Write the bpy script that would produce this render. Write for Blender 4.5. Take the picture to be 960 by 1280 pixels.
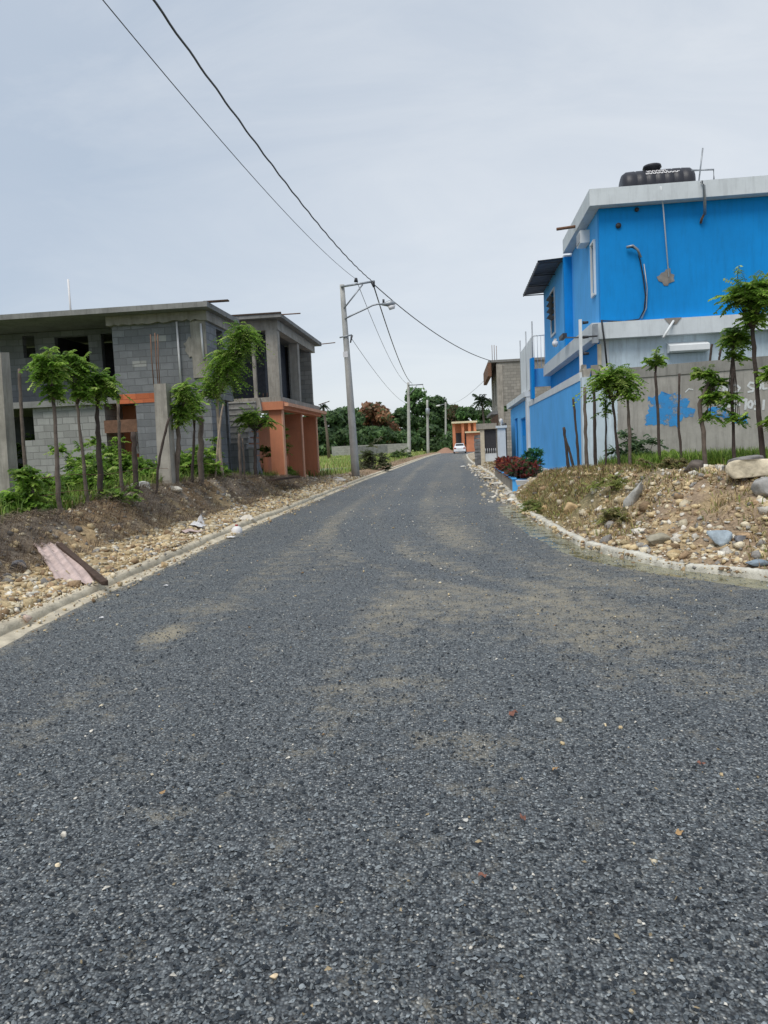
import bpy, math, random
import numpy as np
from math import radians, sin, cos, pi, tan, atan
random.seed(7); rng = np.random.default_rng(7)
SC = bpy.context.scene; COL = SC.collection
for o in list(bpy.data.objects): bpy.data.objects.remove(o)

# ------------------------------------------------------------------ camera
F = 930.; YAW = atan(95/930); PITCH = atan(82/930); ROLL = .045
fw = np.array([-sin(YAW)*cos(PITCH), cos(YAW)*cos(PITCH), -sin(PITCH)])
r0 = np.array([cos(YAW), sin(YAW), 0.]); u0 = np.cross(r0, fw)
RT = r0*cos(ROLL)-u0*sin(ROLL); UP = u0*cos(ROLL)+r0*sin(ROLL)
EYE = np.array([0, 0, 1.5])
from mathutils import Matrix, Vector
cam = bpy.data.cameras.new('camera'); cam.sensor_fit = 'HORIZONTAL'; cam.sensor_width = 36; cam.lens = 36*F/960
cam.clip_start = .05; cam.clip_end = 5000
co = bpy.data.objects.new('camera', cam); COL.objects.link(co); SC.camera = co
m = Matrix.Identity(4)
for i in range(3):
    m[i][0] = RT[i]; m[i][1] = UP[i]; m[i][2] = -fw[i]; m[i][3] = EYE[i]
co.matrix_world = m
SC.render.resolution_x = 768; SC.render.resolution_y = 1024

# ------------------------------------------------------------------ world, sun, exposure
SUN_EL, SUN_AZ = radians(60), radians(205)          # azimuth measured from +Y towards +X
W = bpy.data.worlds.new('World'); SC.world = W; W.use_nodes = True
nt = W.node_tree; nt.nodes.clear()
def N(t, ty, **k):
    n = t.nodes.new(ty)
    for a, b in k.items(): setattr(n, a, b)
    return n
sky = N(nt, 'ShaderNodeTexSky', sky_type='NISHITA', sun_disc=False, sun_elevation=SUN_EL, sun_rotation=SUN_AZ)
tc = N(nt, 'ShaderNodeTexCoord'); mp = N(nt, 'ShaderNodeMapping'); mp.inputs['Scale'].default_value = (1.1, .8, 3.0); mp.inputs['Rotation'].default_value = (.3, .5, .4)
nz = N(nt, 'ShaderNodeTexNoise'); nz.inputs['Scale'].default_value = 1.3; nz.inputs['Detail'].default_value = 6; nz.inputs['Roughness'].default_value = .5; nz.inputs['Distortion'].default_value = .5
cr = N(nt, 'ShaderNodeValToRGB'); cr.color_ramp.elements[0].position = .3; cr.color_ramp.elements[1].position = .72
cr.color_ramp.elements[0].color = (2.95, 3.45, 4.1, 1); cr.color_ramp.elements[1].color = (3.45, 3.85, 4.4, 1)
mx = N(nt, 'ShaderNodeMix', data_type='RGBA'); mx.inputs[0].default_value = .88
bg = N(nt, 'ShaderNodeBackground'); bg.inputs['Strength'].default_value = .1
wo = N(nt, 'ShaderNodeOutputWorld')
L = nt.links.new
L(tc.outputs['Generated'], mp.inputs[0]); L(mp.outputs[0], nz.inputs[0]); L(nz.outputs[0], cr.inputs[0])
vd = N(nt, 'ShaderNodeVectorMath', operation='DOT_PRODUCT'); vd.inputs[1].default_value = (.42, .88, -.22); L(tc.outputs['Generated'], vd.inputs[0])
mr_ = N(nt, 'ShaderNodeMapRange'); mr_.inputs[1].default_value = .3; mr_.inputs[2].default_value = 1.; L(vd.outputs['Value'], mr_.inputs[0])
n2w = N(nt, 'ShaderNodeTexNoise'); n2w.inputs['Scale'].default_value = 2.2; n2w.inputs['Detail'].default_value = 8; n2w.inputs['Roughness'].default_value = .62; n2w.inputs['Distortion'].default_value = 1.2
mp2 = N(nt, 'ShaderNodeMapping'); mp2.inputs['Scale'].default_value = (.7, 1.6, 2.6); mp2.inputs['Rotation'].default_value = (.1, .6, 1.1); L(tc.outputs['Generated'], mp2.inputs[0]); L(mp2.outputs[0], n2w.inputs[0])
ad_ = N(nt, 'ShaderNodeMath', operation='MULTIPLY_ADD'); L(n2w.outputs[0], ad_.inputs[0]); ad_.inputs[1].default_value = .9; L(mr_.outputs[0], ad_.inputs[2])
mr2 = N(nt, 'ShaderNodeMapRange'); mr2.inputs[1].default_value = .66; mr2.inputs[2].default_value = 1.32; L(ad_.outputs[0], mr2.inputs[0])
mb = N(nt, 'ShaderNodeMix', data_type='RGBA'); mb.inputs[7].default_value = (4.6, 4.85, 5.12, 1); L(mr2.outputs[0], mb.inputs[0]); L(cr.outputs[0], mb.inputs[6])
L(sky.outputs[0], mx.inputs[6]); L(mb.outputs[2], mx.inputs[7]); L(mx.outputs[2], bg.inputs[0]); L(bg.outputs[0], wo.inputs[0])
sl = bpy.data.lights.new('sun', 'SUN'); sl.energy = 1.5; sl.angle = radians(32); sl.color = (1, .96, .9)
so = bpy.data.objects.new('sun', sl); COL.objects.link(so)
so.rotation_euler = (radians(90)-SUN_EL, 0, pi-SUN_AZ)
SC.view_settings.view_transform = 'Standard'; SC.view_settings.look = 'None'; SC.view_settings.gamma = 1
SC.view_settings.exposure = 0.74

# ------------------------------------------------------------------ helpers
def ray(px, py): return fw + RT*(px-480)/F + UP*(640-py)/F
def PY(px, py, Y): d = ray(px, py); return EYE + d*(Y/d[1])
def PXX(px, py, X): d = ray(px, py); return EYE + d*(X/d[0])

def hashn(ix, iy, s=0):
    h = (ix*374761393 + iy*668265263 + s*1442695041) & 0x7fffffff
    h = ((h ^ (h >> 13))*1274126177) & 0x7fffffff
    return ((h ^ (h >> 16)) & 0xffff)/65535.
def vnoise(x, y, s=0):
    x = np.asarray(x, float); y = np.asarray(y, float)
    ix = np.floor(x).astype(np.int64); iy = np.floor(y).astype(np.int64)
    fx = x-ix; fy = y-iy; fx = fx*fx*(3-2*fx); fy = fy*fy*(3-2*fy)
    a = hashn(ix, iy, s); b = hashn(ix+1, iy, s); c = hashn(ix, iy+1, s); d = hashn(ix+1, iy+1, s)
    return (a*(1-fx)+b*fx)*(1-fy)+(c*(1-fx)+d*fx)*fy
def fbm(x, y, s=0, o=4):
    v = 0; a = .5
    for i in range(o): v = v+a*(vnoise(x*2**i, y*2**i, s+i*17)-.5); a *= .5
    return v
def sstep(a, b, x): t = np.clip((x-a)/(b-a), 0, 1); return t*t*(3-2*t)

ORG = {}
def setp(o, label=None, cat=None, group=None, kind=None):
    if label: o['label'] = label
    if cat: o['category'] = cat
    if group: o['group'] = group
    if kind: o['kind'] = kind
    return o
def thing(name, label, cat, loc=(0, 0, 0), group=None):
    o = bpy.data.objects.new(name, None); COL.objects.link(o); o.location = loc; o.empty_display_size = .1
    ORG[o.name] = np.array(loc, float)
    return setp(o, label, cat, group)
def link_mesh(me, name, mat, parent=None, origin=None):
    o = bpy.data.objects.new(name, me); COL.objects.link(o)
    if mat: me.materials.append(mat)
    if parent is not None:
        o.parent = parent; ORG[o.name] = ORG[parent.name]
    else:
        o.location = origin; ORG[o.name] = np.array(origin, float)
    return o
def arr_mesh(name, V, Fc, mat, parent=None, origin=(0, 0, 0), colors=None, smooth=False, k=4):
    """V (n,3) world coordinates, Fc (m,k) indices"""
    V = np.asarray(V, float); Fc = np.asarray(Fc, np.int32)
    org = ORG[parent.name] if parent is not None else np.array(origin, float)
    me = bpy.data.meshes.new(name); me.vertices.add(len(V)); me.vertices.foreach_set('co', (V-org).ravel())
    k = Fc.shape[1]
    me.loops.add(Fc.size); me.loops.foreach_set('vertex_index', Fc.ravel())
    me.polygons.add(len(Fc)); me.polygons.foreach_set('loop_start', np.arange(0, Fc.size, k)); me.polygons.foreach_set('loop_total', np.full(len(Fc), k))
    if smooth: me.polygons.foreach_set('use_smooth', np.ones(len(Fc), bool))
    if colors is not None:
        a = me.color_attributes.new('Col', 'FLOAT_COLOR', 'POINT'); c = np.ones((len(V), 4)); c[:, :3] = colors; a.data.foreach_set('color', c.ravel())
    me.update(); me.validate()
    return link_mesh(me, name, mat, parent, origin)

class MB:
    def __init__(s): s.v = []; s.f = []; s.sm = []
    def add(s, vs, fs, smooth=False):
        n = len(s.v); s.v += [tuple(map(float, v)) for v in vs]; s.f += [tuple(n+i for i in f) for f in fs]; s.sm += [smooth]*len(fs); return s
    def box(s, x0, x1, y0, y1, z0, z1, j=0.):
        vs = [(x0, y0, z0), (x1, y0, z0), (x1, y1, z0), (x0, y1, z0), (x0, y0, z1), (x1, y0, z1), (x1, y1, z1), (x0, y1, z1)]
        if j: vs = [(a+random.uniform(-j, j), b+random.uniform(-j, j), c+random.uniform(-j, j)) for a, b, c in vs]
        return s.add(vs, [(0, 3, 2, 1), (4, 5, 6, 7), (0, 1, 5, 4), (1, 2, 6, 5), (2, 3, 7, 6), (3, 0, 4, 7)])
    def tube(s, pts, r, n=8, cap=True, smooth=True):
        pts = [np.array(p, float) for p in pts]; rs = r if isinstance(r, (list, tuple)) else [r]*len(pts)
        rings = []
        for i, p in enumerate(pts):
            d = pts[min(i+1, len(pts)-1)]-pts[max(i-1, 0)]; d /= np.linalg.norm(d)+1e-9
            a = np.cross(d, (0, 0, 1.) if abs(d[2]) < .9 else (0, 1., 0)); a /= np.linalg.norm(a); b = np.cross(d, a)
            rings.append([p+rs[i]*(cos(2*pi*k/n)*a+sin(2*pi*k/n)*b) for k in range(n)])
        vs = [v for r_ in rings for v in r_]; fs = []
        for i in range(len(pts)-1):
            for k in range(n): fs.append((i*n+k, i*n+(k+1) % n, (i+1)*n+(k+1) % n, (i+1)*n+k))
        if cap: fs.append(tuple(range(n))); fs.append(tuple(range((len(pts)-1)*n+n-1, (len(pts)-1)*n-1, -1)))
        return s.add(vs, fs, smooth)
    def prism(s, poly, axis, a, b):
        """poly 2D list extruded along axis: 'x' poly=(y,z); 'y' poly=(x,z); 'z' poly=(x,y)"""
        def mk(p, t): return {'x': (t, p[0], p[1]), 'y': (p[0], t, p[1]), 'z': (p[0], p[1], t)}[axis]
        n = len(poly); vs = [mk(p, a) for p in poly]+[mk(p, b) for p in poly]
        fs = [tuple(range(n)), tuple(range(2*n-1, n-1, -1))]+[(i, n+i, n+(i+1) % n, (i+1) % n) for i in range(n)]
        return s.add(vs, fs)
    def wall(s, axis, u0, u1, z0, z1, t0, t1, holes=()):
        """wall in plane axis ('y': spans x=u, thickness t0..t1 in y ; 'x': spans y=u) with rectangular holes (u0,u1,z0,z1)"""
        us = sorted({u0, u1}|{h[0] for h in holes}|{h[1] for h in holes}); zs = sorted({z0, z1}|{h[2] for h in holes}|{h[3] for h in holes})
        us = [u for u in us if u0 <= u <= u1]; zs = [z for z in zs if z0 <= z <= z1]
        def solid(i, j):
            if i < 0 or j < 0 or i >= len(us)-1 or j >= len(zs)-1: return False
            cu = (us[i]+us[i+1])/2; cz = (zs[j]+zs[j+1])/2
            return not any(h[0] < cu < h[1] and h[2] < cz < h[3] for h in holes)
        def p(u, t, z): return (u, t, z) if axis == 'y' else (t, u, z)
        for i in range(len(us)-1):
            for j in range(len(zs)-1):
                if not solid(i, j): continue
                a, b, c, d = us[i], us[i+1], zs[j], zs[j+1]
                s.add([p(a, t0, c), p(b, t0, c), p(b, t0, d), p(a, t0, d)], [(0, 1, 2, 3)])
                s.add([p(a, t1, c), p(b, t1, c), p(b, t1, d), p(a, t1, d)], [(3, 2, 1, 0)])
                if not solid(i-1, j): s.add([p(a, t0, c), p(a, t1, c), p(a, t1, d), p(a, t0, d)], [(0, 1, 2, 3)])
                if not solid(i+1, j): s.add([p(b, t0, c), p(b, t1, c), p(b, t1, d), p(b, t0, d)], [(0, 1, 2, 3)])
                if not solid(i, j-1): s.add([p(a, t0, c), p(b, t0, c), p(b, t1, c), p(a, t1, c)], [(0, 1, 2, 3)])
                if not solid(i, j+1): s.add([p(a, t0, d), p(b, t0, d), p(b, t1, d), p(a, t1, d)], [(0, 1, 2, 3)])
        return s
    def build(s, name, mat, parent=None, origin=None, label=None):
        if parent is not None: org = ORG[parent.name]
        else:
            if origin is None:
                a = np.array(s.v); origin = ((a[:, 0].min()+a[:, 0].max())/2, (a[:, 1].min()+a[:, 1].max())/2, a[:, 2].min())
            org = np.array(origin, float)
        me = bpy.data.meshes.new(name); me.from_pydata([tuple(np.array(v)-org) for v in s.v], [], s.f)
        me.polygons.foreach_set('use_smooth', s.sm)
        import bmesh
        b = bmesh.new(); b.from_mesh(me); bmesh.ops.recalc_face_normals(b, faces=b.faces); b.to_mesh(me); b.free()
        o = link_mesh(me, name, mat, parent, tuple(org))
        if label: o['label'] = label
        return o

# ------------------------------------------------------------------ materials
def base_mat(name, rough=.9):
    mt = bpy.data.materials.new(name); mt.use_nodes = True; t = mt.node_tree
    b = t.nodes['Principled BSDF']; b.inputs['Roughness'].default_value = rough; b.inputs['Specular IOR Level'].default_value = .3
    g = N(t, 'ShaderNodeNewGeometry')
    return mt, t, b, g
def noise(t, vec, scale, detail=5, rough=.6, sc=None):
    if sc is not None:
        mpp = N(t, 'ShaderNodeMapping'); mpp.inputs['Scale'].default_value = sc; t.links.new(vec, mpp.inputs[0]); vec = mpp.outputs[0]
    n = N(t, 'ShaderNodeTexNoise'); n.inputs['Scale'].default_value = scale; n.inputs['Detail'].default_value = detail; n.inputs['Roughness'].default_value = rough
    t.links.new(vec, n.inputs[0]); return n.outputs[0]
def ramp(t, fac, stops):
    r = N(t, 'ShaderNodeValToRGB'); e = r.color_ramp.elements
    while len(e) < len(stops): e.new(.5)
    for i, (p, c) in enumerate(stops):
        e[i].position = p; e[i].color = (c, c, c, 1) if isinstance(c, (int, float)) else (*c, 1)
    t.links.new(fac, r.inputs[0]); return r.outputs[0]
def mixc(t, f, a, b, mode='MIX'):
    n = N(t, 'ShaderNodeMix', data_type='RGBA', blend_type=mode)
    for s_, v in ((0, f), (6, a), (7, b)):
        if isinstance(v, (int, float)): n.inputs[s_].default_value = v if s_ == 0 else (v, v, v, 1)
        elif isinstance(v, tuple): n.inputs[s_].default_value = (*v, 1)
        else: t.links.new(v, n.inputs[s_])
    return n.outputs[2]
def bump(t, h, b, strength=.4, dist=.01):
    n = N(t, 'ShaderNodeBump'); n.inputs['Strength'].default_value = strength; n.inputs['Distance'].default_value = dist
    t.links.new(h, n.inputs['Height']); t.links.new(n.outputs[0], b.inputs['Normal']); return n
def mul(c, k): return tuple(x*k for x in c)
def plain(name, c, rough=.8, var=.25, scale=6., streak=0., metal=0., bs=.2):
    mt, t, b, g = base_mat(name, rough); P = g.outputs['Position']
    n = noise(t, P, scale); n2 = noise(t, P, scale*9, 3)
    col = mixc(t, ramp(t, n, [(.3, 0.), (.7, 1.)]), mul(c, 1-var), mul(c, 1+var*.7))
    col = mixc(t, .35*var*2, col, mixc(t, n2, mul(c, .6), mul(c, 1.25)))
    if streak:
        s_ = noise(t, P, 3., 6, .7, (3., 3., .35)); col = mixc(t, ramp(t, s_, [(.48, 0.), (.75, streak)]), col, mul(c, .4))
    t.links.new(col, b.inputs['Base Color']); bump(t, n2, b, bs, .01); b.inputs['Metallic'].default_value = metal
    return mt
def block_mat(name, c, mortar, dark=.5, bw=.4, bh=.2, ms=.014, streak=.5):
    mt, t, b, g = base_mat(name, .95); P = g.outputs['Position']
    sx = N(t, 'ShaderNodeSeparateXYZ'); t.links.new(P, sx.inputs[0]); ad = N(t, 'ShaderNodeMath'); t.links.new(sx.outputs[0], ad.inputs[0]); t.links.new(sx.outputs[1], ad.inputs[1])
    cb = N(t, 'ShaderNodeCombineXYZ'); t.links.new(ad.outputs[0], cb.inputs[0]); t.links.new(sx.outputs[2], cb.inputs[1])
    # wobble the joints slightly
    wn = N(t, 'ShaderNodeTexNoise'); wn.inputs['Scale'].default_value = 2.5; t.links.new(P, wn.inputs[0])
    vm = N(t, 'ShaderNodeVectorMath', operation='MULTIPLY_ADD'); vm.inputs[1].default_value = (.05, .05, 0); t.links.new(wn.outputs['Color'], vm.inputs[0]); t.links.new(cb.outputs[0], vm.inputs[2])
    br = N(t, 'ShaderNodeTexBrick'); t.links.new(vm.outputs[0], br.inputs['Vector'])
    br.inputs['Scale'].default_value = 1; br.inputs['Brick Width'].default_value = bw; br.inputs['Row Height'].default_value = bh; br.inputs['Mortar Size'].default_value = ms
    br.inputs['Mortar Smooth'].default_value = .3; br.inputs['Bias'].default_value = 0
    br.inputs['Color1'].default_value = (*mul(c, .72), 1); br.inputs['Color2'].default_value = (*mul(c, 1.25), 1); br.inputs['Mortar'].default_value = (*mortar, 1)
    n = noise(t, P, 1.3, 6, .65); n2 = noise(t, P, 45, 3)
    col = mixc(t, ramp(t, n, [(.35, 0.), (.68, dark)]), br.outputs[0], mul(c, .5))
    s_ = noise(t, P, 2.2, 6, .7, (3., 3., .3)); col = mixc(t, ramp(t, s_, [(.5, 0.), (.8, streak)]), col, mul(c, .35))
    col = mixc(t, .3, col, mixc(t, n2, mul(c, .5), mul(c, 1.5)))
    t.links.new(col, b.inputs['Base Color'])
    mm = N(t, 'ShaderNodeMath', operation='MULTIPLY_ADD'); t.links.new(br.outputs['Fac'], mm.inputs[0]); mm.inputs[1].default_value = -1.5; t.links.new(n2, mm.inputs[2])
    bump(t, mm.outputs[0], b, .5, .012); return mt
def attr_mat(name, rough=.85, var=.3, scale=30, transl=0., bs=.3, spec=.2):
    mt, t, b, g = base_mat(name, rough); b.inputs['Specular IOR Level'].default_value = spec
    a = N(t, 'ShaderNodeAttribute', attribute_name='Col'); n = noise(t, g.outputs['Position'], scale, 4)
    col = mixc(t, 1., a.outputs['Color'], ramp(t, n, [(.25, 1-var), (.75, 1+var)]), 'MULTIPLY')
    t.links.new(col, b.inputs['Base Color'])
    if bs: bump(t, n, b, bs, .02)
    if transl:
        tr = N(t, 'ShaderNodeBsdfTranslucent'); t.links.new(col, tr.inputs[0]); ms = N(t, 'ShaderNodeMixShader'); ms.inputs[0].default_value = transl
        o = t.nodes['Material Output']; t.links.new(b.outputs[0], ms.inputs[1]); t.links.new(tr.outputs[0], ms.inputs[2]); t.links.new(ms.outputs[0], o.inputs[0])
    return mt

M = {}
M['block'] = block_mat('grey concrete block', (.235, .24, .245), (.13, .132, .132), .75)
M['block_light'] = block_mat('pale concrete block', (.36, .355, .33), (.18, .175, .165), .35)
M['block_tan'] = block_mat('weathered tan block', (.33, .31, .27), (.17, .16, .145), .5)
M['block_line'] = block_mat('orange painted block', (.55, .16, .07), (.42, .12, .06), .2, streak=.2)
M['concrete'] = plain('raw concrete', (.38, .35, .30), .95, .35, 2.5, .7, bs=.5)
M['concrete_dark'] = plain('dark raw concrete', (.2, .2, .2), .95, .35, 2.5, .6, bs=.5)
M['slab'] = plain('weathered slab concrete', (.27, .265, .25), .95, .3, 2.0, .7, bs=.5)
M['fence'] = plain('grey brown wall render', (.38, .36, .325), .95, .35, 1.2, .55, bs=.5)
M['fence_cap'] = plain('dark concrete coping', (.28, .27, .245), .95, .3, 1.5, .7, bs=.4)
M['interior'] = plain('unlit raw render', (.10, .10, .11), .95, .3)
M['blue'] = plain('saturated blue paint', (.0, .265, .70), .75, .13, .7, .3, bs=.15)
M['blue_lit'] = plain('blue paint with lit tone', (.10, .45, .92), .8, .10, 1.0, .3, bs=.15)  # lighter copy of the blue; brighter light of street faces put into the colour
M['white'] = plain('white wall paint', (.68, .72, .74), .8, .1, 1.5, .3, bs=.2)
M['white_clean'] = plain('clean white paint', (.78, .8, .8), .6, .06)
M['white_stain'] = plain('stained white render', (.60, .70, .76), .85, .16, 1.1, .55, bs=.3)
M['orange'] = plain('orange wall paint', (.66, .26, .14), .85, .12, 1.5, .2, bs=.2)
M['orange_pale'] = plain('pale orange ledge and lit edge', (.72, .38, .24), .85, .15, 3)  # ledge colour, also paints the light on the pier edges
M['cream'] = plain('cream paint', (.75, .66, .45), .8, .12)
M['beige'] = plain('beige pillar paint', (.62, .55, .42), .85, .15)
M['pole'] = plain('cast concrete pole', (.46, .45, .42), .9, .18, 3, .35, bs=.3)
M['galv'] = plain('galvanised steel', (.34, .36, .38), .45, .2, 12, metal=.5)
M['dark_metal'] = plain('dark steel', (.06, .06, .065), .5, .2, 12, metal=.3)
M['rust'] = plain('rusty steel', (.2, .11, .07), .9, .4, 14)
M['tank'] = plain('black polyethylene tank', (.035, .035, .042), .42, .2, 4)
M['black'] = plain('black rubber cable', (.025, .025, .028), .6, .1)
M['wire'] = plain('weathered cable', (.09, .095, .10), .6, .1)
M['glass'] = plain('dark window glass', (.03, .035, .04), .15, .1)
M['bark'] = plain('grey brown bark', (.17, .135, .11), .95, .45, 9, .4, bs=.8)
M['bark_dark'] = plain('dark damp bark', (.085, .065, .055), .95, .45, 9, .3, bs=.8)
M['bark_pale'] = plain('pale stripped wood', (.42, .33, .25), .9, .3, 9, .3, bs=.5)
M['leaf'] = attr_mat('leaf', .5, .25, 14, .55, 0, .4)
M['blade'] = attr_mat('grass blade', .7, .25, 6, .25, 0, .3)
M['stone'] = attr_mat('stone', .95, .35, 40, 0, .6)
M['boulder'] = attr_mat('boulder surface', .95, .35, 9, 0, .9)
M['car_paint'] = plain('silver white car paint', (.72, .74, .76), .25, .03)
M['tail'] = plain('red tail lamp plastic', (.35, .02, .02), .3, .1)
M['rubber'] = plain('tyre rubber', (.02, .02, .02), .85, .1)
M['plank'] = plain('dark rotten wood', (.09, .06, .045), .95, .4, 12, bs=.8)
M['sheet'] = plain('pinkish peeling sheet', (.56, .44, .40), .8, .3, 7, .3, bs=.5)
M['plastic_white'] = plain('white plastic', (.75, .73, .72), .5, .1)
M['awning'] = plain('dark corrugated roofing', (.12, .13, .15), .6, .25, 5, .2, metal=.3)
M['kerb'] = plain('whitewashed kerb concrete', (.64, .61, .52), .95, .5, 7, 0, bs=1.)
M['kerb_tan'] = plain('dusty tan kerb concrete', (.60, .53, .40), .95, .5, 5.0, 0, bs=1.)
M['paving'] = plain('pale platform concrete', (.5, .5, .49), .9, .2, 2)
M['patch'] = plain('bare grey brown mortar', (.27, .25, .23), .95, .35, 7, bs=.8)

def smear_mat(name, c, thr=.5, soft=.04, scale=5.):
    mt, t, b, g = base_mat(name, .8); n = noise(t, g.outputs['Position'], scale, 8, .75); n2 = noise(t, g.outputs['Position'], 2., 4)
    t.links.new(mixc(t, n2, mul(c, .75), mul(c, 1.2)), b.inputs['Base Color']); t.links.new(ramp(t, n, [(thr-soft, 0.), (thr+soft, .8), (.75, .95)]), b.inputs['Alpha']); return mt
M['smear'] = smear_mat('rolled on blue paint', (.05, .33, .74), .44, .05, 4.5)
M['chalk'] = smear_mat('thin white brush paint', (.74, .76, .76), .36, .06, 14.)
# road: chip seal, tan dust where it was tracked in
def road_material():
    mt, t, b, g = base_mat('chip seal road', .8); P = g.outputs['Position']
    v = N(t, 'ShaderNodeTexVoronoi'); v.inputs['Scale'].default_value = 95; v.inputs['Randomness'].default_value = 1
    wn = noise(t, P, 60, 2); 
    t.links.new(P, v.inputs['Vector'])
    v2 = N(t, 'ShaderNodeTexVoronoi', feature='F1'); v2.inputs['Scale'].default_value = 48; t.links.new(P, v2.inputs['Vector'])
    sc = N(t, 'ShaderNodeSeparateColor'); t.links.new(v.outputs['Color'], sc.inputs[0])
    sc2 = N(t, 'ShaderNodeSeparateColor'); t.links.new(v2.outputs['Color'], sc2.inputs[0])
    chip = ramp(t, sc.outputs[0], [(0., (.026, .031, .037)), (.4, (.092, .104, .113)), (.75, (.2, .22, .23)), (.93, (.36, .38, .38)), (1., (.66, .64, .58))])
    chip2 = ramp(t, sc2.outputs[1], [(0., (.055, .062, .069)), (.6, (.13, .143, .152)), (1., (.27, .288, .29))])
    col = mixc(t, .22, chip, chip2)
    big = noise(t, P, .35, 5, .6); col = mixc(t, ramp(t, big, [(.35, 0.), (.7, .35)]), col, mixc(t, 1., col, (1.5, 1.5, 1.42), 'MULTIPLY'))
    # crevices between chips
    gap = ramp(t, v.outputs['Distance'], [(.35, 0.), (.8, .75)]); col = mixc(t, gap, col, (.02, .021, .023))
    # dust: painted weight attribute x fine noise
    a = N(t, 'ShaderNodeAttribute', attribute_name='Col'); sa = N(t, 'ShaderNodeSeparateColor'); t.links.new(a.outputs['Color'], sa.inputs[0])
    nf = noise(t, P, 5, 9, .72); sp = noise(t, P, 150, 2)
    mu = N(t, 'ShaderNodeMath', operation='MULTIPLY_ADD'); t.links.new(nf, mu.inputs[0]); mu.inputs[1].default_value = 2.1; t.links.new(sa.outputs[0], mu.inputs[2])
    mu2 = N(t, 'ShaderNodeMath', operation='MULTIPLY_ADD'); t.links.new(sp, mu2.inputs[0]); mu2.inputs[1].default_value = .6; t.links.new(mu.outputs[0], mu2.inputs[2])
    dust = ramp(t, mu2.outputs[0], [(1.02, 0.), (1.0, 0.)]) if False else None
    mr = N(t, 'ShaderNodeMapRange'); mr.inputs[1].default_value = 1.5; mr.inputs[2].default_value = 2.2; t.links.new(mu2.outputs[0], mr.inputs[0]); mr.inputs[4].default_value = .78
    col = mixc(t, mr.outputs[0], col, mixc(t, sc.outputs[1], (.25, .22, .16), (.54, .46, .31)))
    t.links.new(col, b.inputs['Base Color'])
    # random facet normal per chip
    sub = N(t, 'ShaderNodeVectorMath', operation='SUBTRACT'); t.links.new(v.outputs['Color'], sub.inputs[0]); sub.inputs[1].default_value = (.5, .5, .5)
    scl = N(t, 'ShaderNodeVectorMath', operation='MULTIPLY'); t.links.new(sub.outputs[0], scl.inputs[0]); scl.inputs[1].default_value = (1.3, 1.3, .0)
    add = N(t, 'ShaderNodeVectorMath', operation='ADD'); t.links.new(scl.outputs[0], add.inputs[0]); t.links.new(g.outputs['Normal'], add.inputs[1])
    nm = N(t, 'ShaderNodeVectorMath', operation='NORMALIZE'); t.links.new(add.outputs[0], nm.inputs[0])
    bp = N(t, 'ShaderNodeBump', invert=True); bp.inputs['Strength'].default_value = .7; bp.inputs['Distance'].default_value = .008; t.links.new(v.outputs['Distance'], bp.inputs['Height']); t.links.new(nm.outputs[0], bp.inputs['Normal'])
    t.links.new(bp.outputs[0], b.inputs['Normal']); b.inputs['Roughness'].default_value = .62; b.inputs['Specular IOR Level'].default_value = .4
    return mt
M['road'] = road_material()

# ------------------------------------------------------------------ terrain
LK = [(-60, -3.7), (0, -3.8), (3, -3.85), (5.88, -3.95), (6.78, -4.03), (8.06, -4.09), (9.74, -4.13), (11.8, -4.25), (14.5, -4.33), (17.3, -4.30), (22.8, -4.33), (33.3, -4.4), (53.9, -4.2), (86, -3.88), (100, -3.5), (116, -2.97), (125, -1.6), (133, 1), (138, 6), (141, 20), (143, 60)]
RK = [(3.5, 90), (4.2, 45), (4.7, 20), (5.1, 12), (5.5, 7.4), (6.0, 5.5), (6.75, 4.15), (7.67, 3.04), (8.09, 2.72), (8.42, 2.40), (9.01, 2.11), (9.64, 1.86), (10.5, 1.66), (11.8, 1.54), (13.8, 1.40), (16.1, 1.29), (17.8, 1.27), (22.4, 1.42), (31.9, 1.45), (43.5, 1.26), (55, 1.0), (67.9, .91), (90, 1.0), (100, 1.5), (110, 2.6), (118, 5), (124, 12), (127, 30), (128, 60)]
LKy = np.array([p[0] for p in LK]); LKx = np.array([p[1] for p in LK]); RKy = np.array([p[0] for p in RK]); RKx = np.array([p[1] for p in RK])
def KL(y): return np.where(np.asarray(y) > 143, 400., np.interp(y, LKy, LKx))
def KR(y): return np.where(np.asarray(y) < 3.5, 400., np.interp(y, RKy, RKx))
def pdist(x, y, xs, ys):
    d = np.full(np.shape(x), 1e9)
    for i in range(len(xs)-1):
        ax, ay, bx, by = xs[i], ys[i], xs[i+1], ys[i+1]; L2 = (bx-ax)**2+(by-ay)**2
        t = np.clip(((x-ax)*(bx-ax)+(y-ay)*(by-ay))/L2, 0, 1); d = np.minimum(d, np.hypot(x-ax-t*(bx-ax), y-ay-t*(by-ay)))
    return d
def zones(x, y):
    x = np.asarray(x, float); y = np.asarray(y, float)
    dl = pdist(x, y, LKx, LKy); dr = pdist(x, y, RKx, RKy)
    left = x < KL(y); right = (x > KR(y)) & ~left
    return dl, dr, left, right
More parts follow.
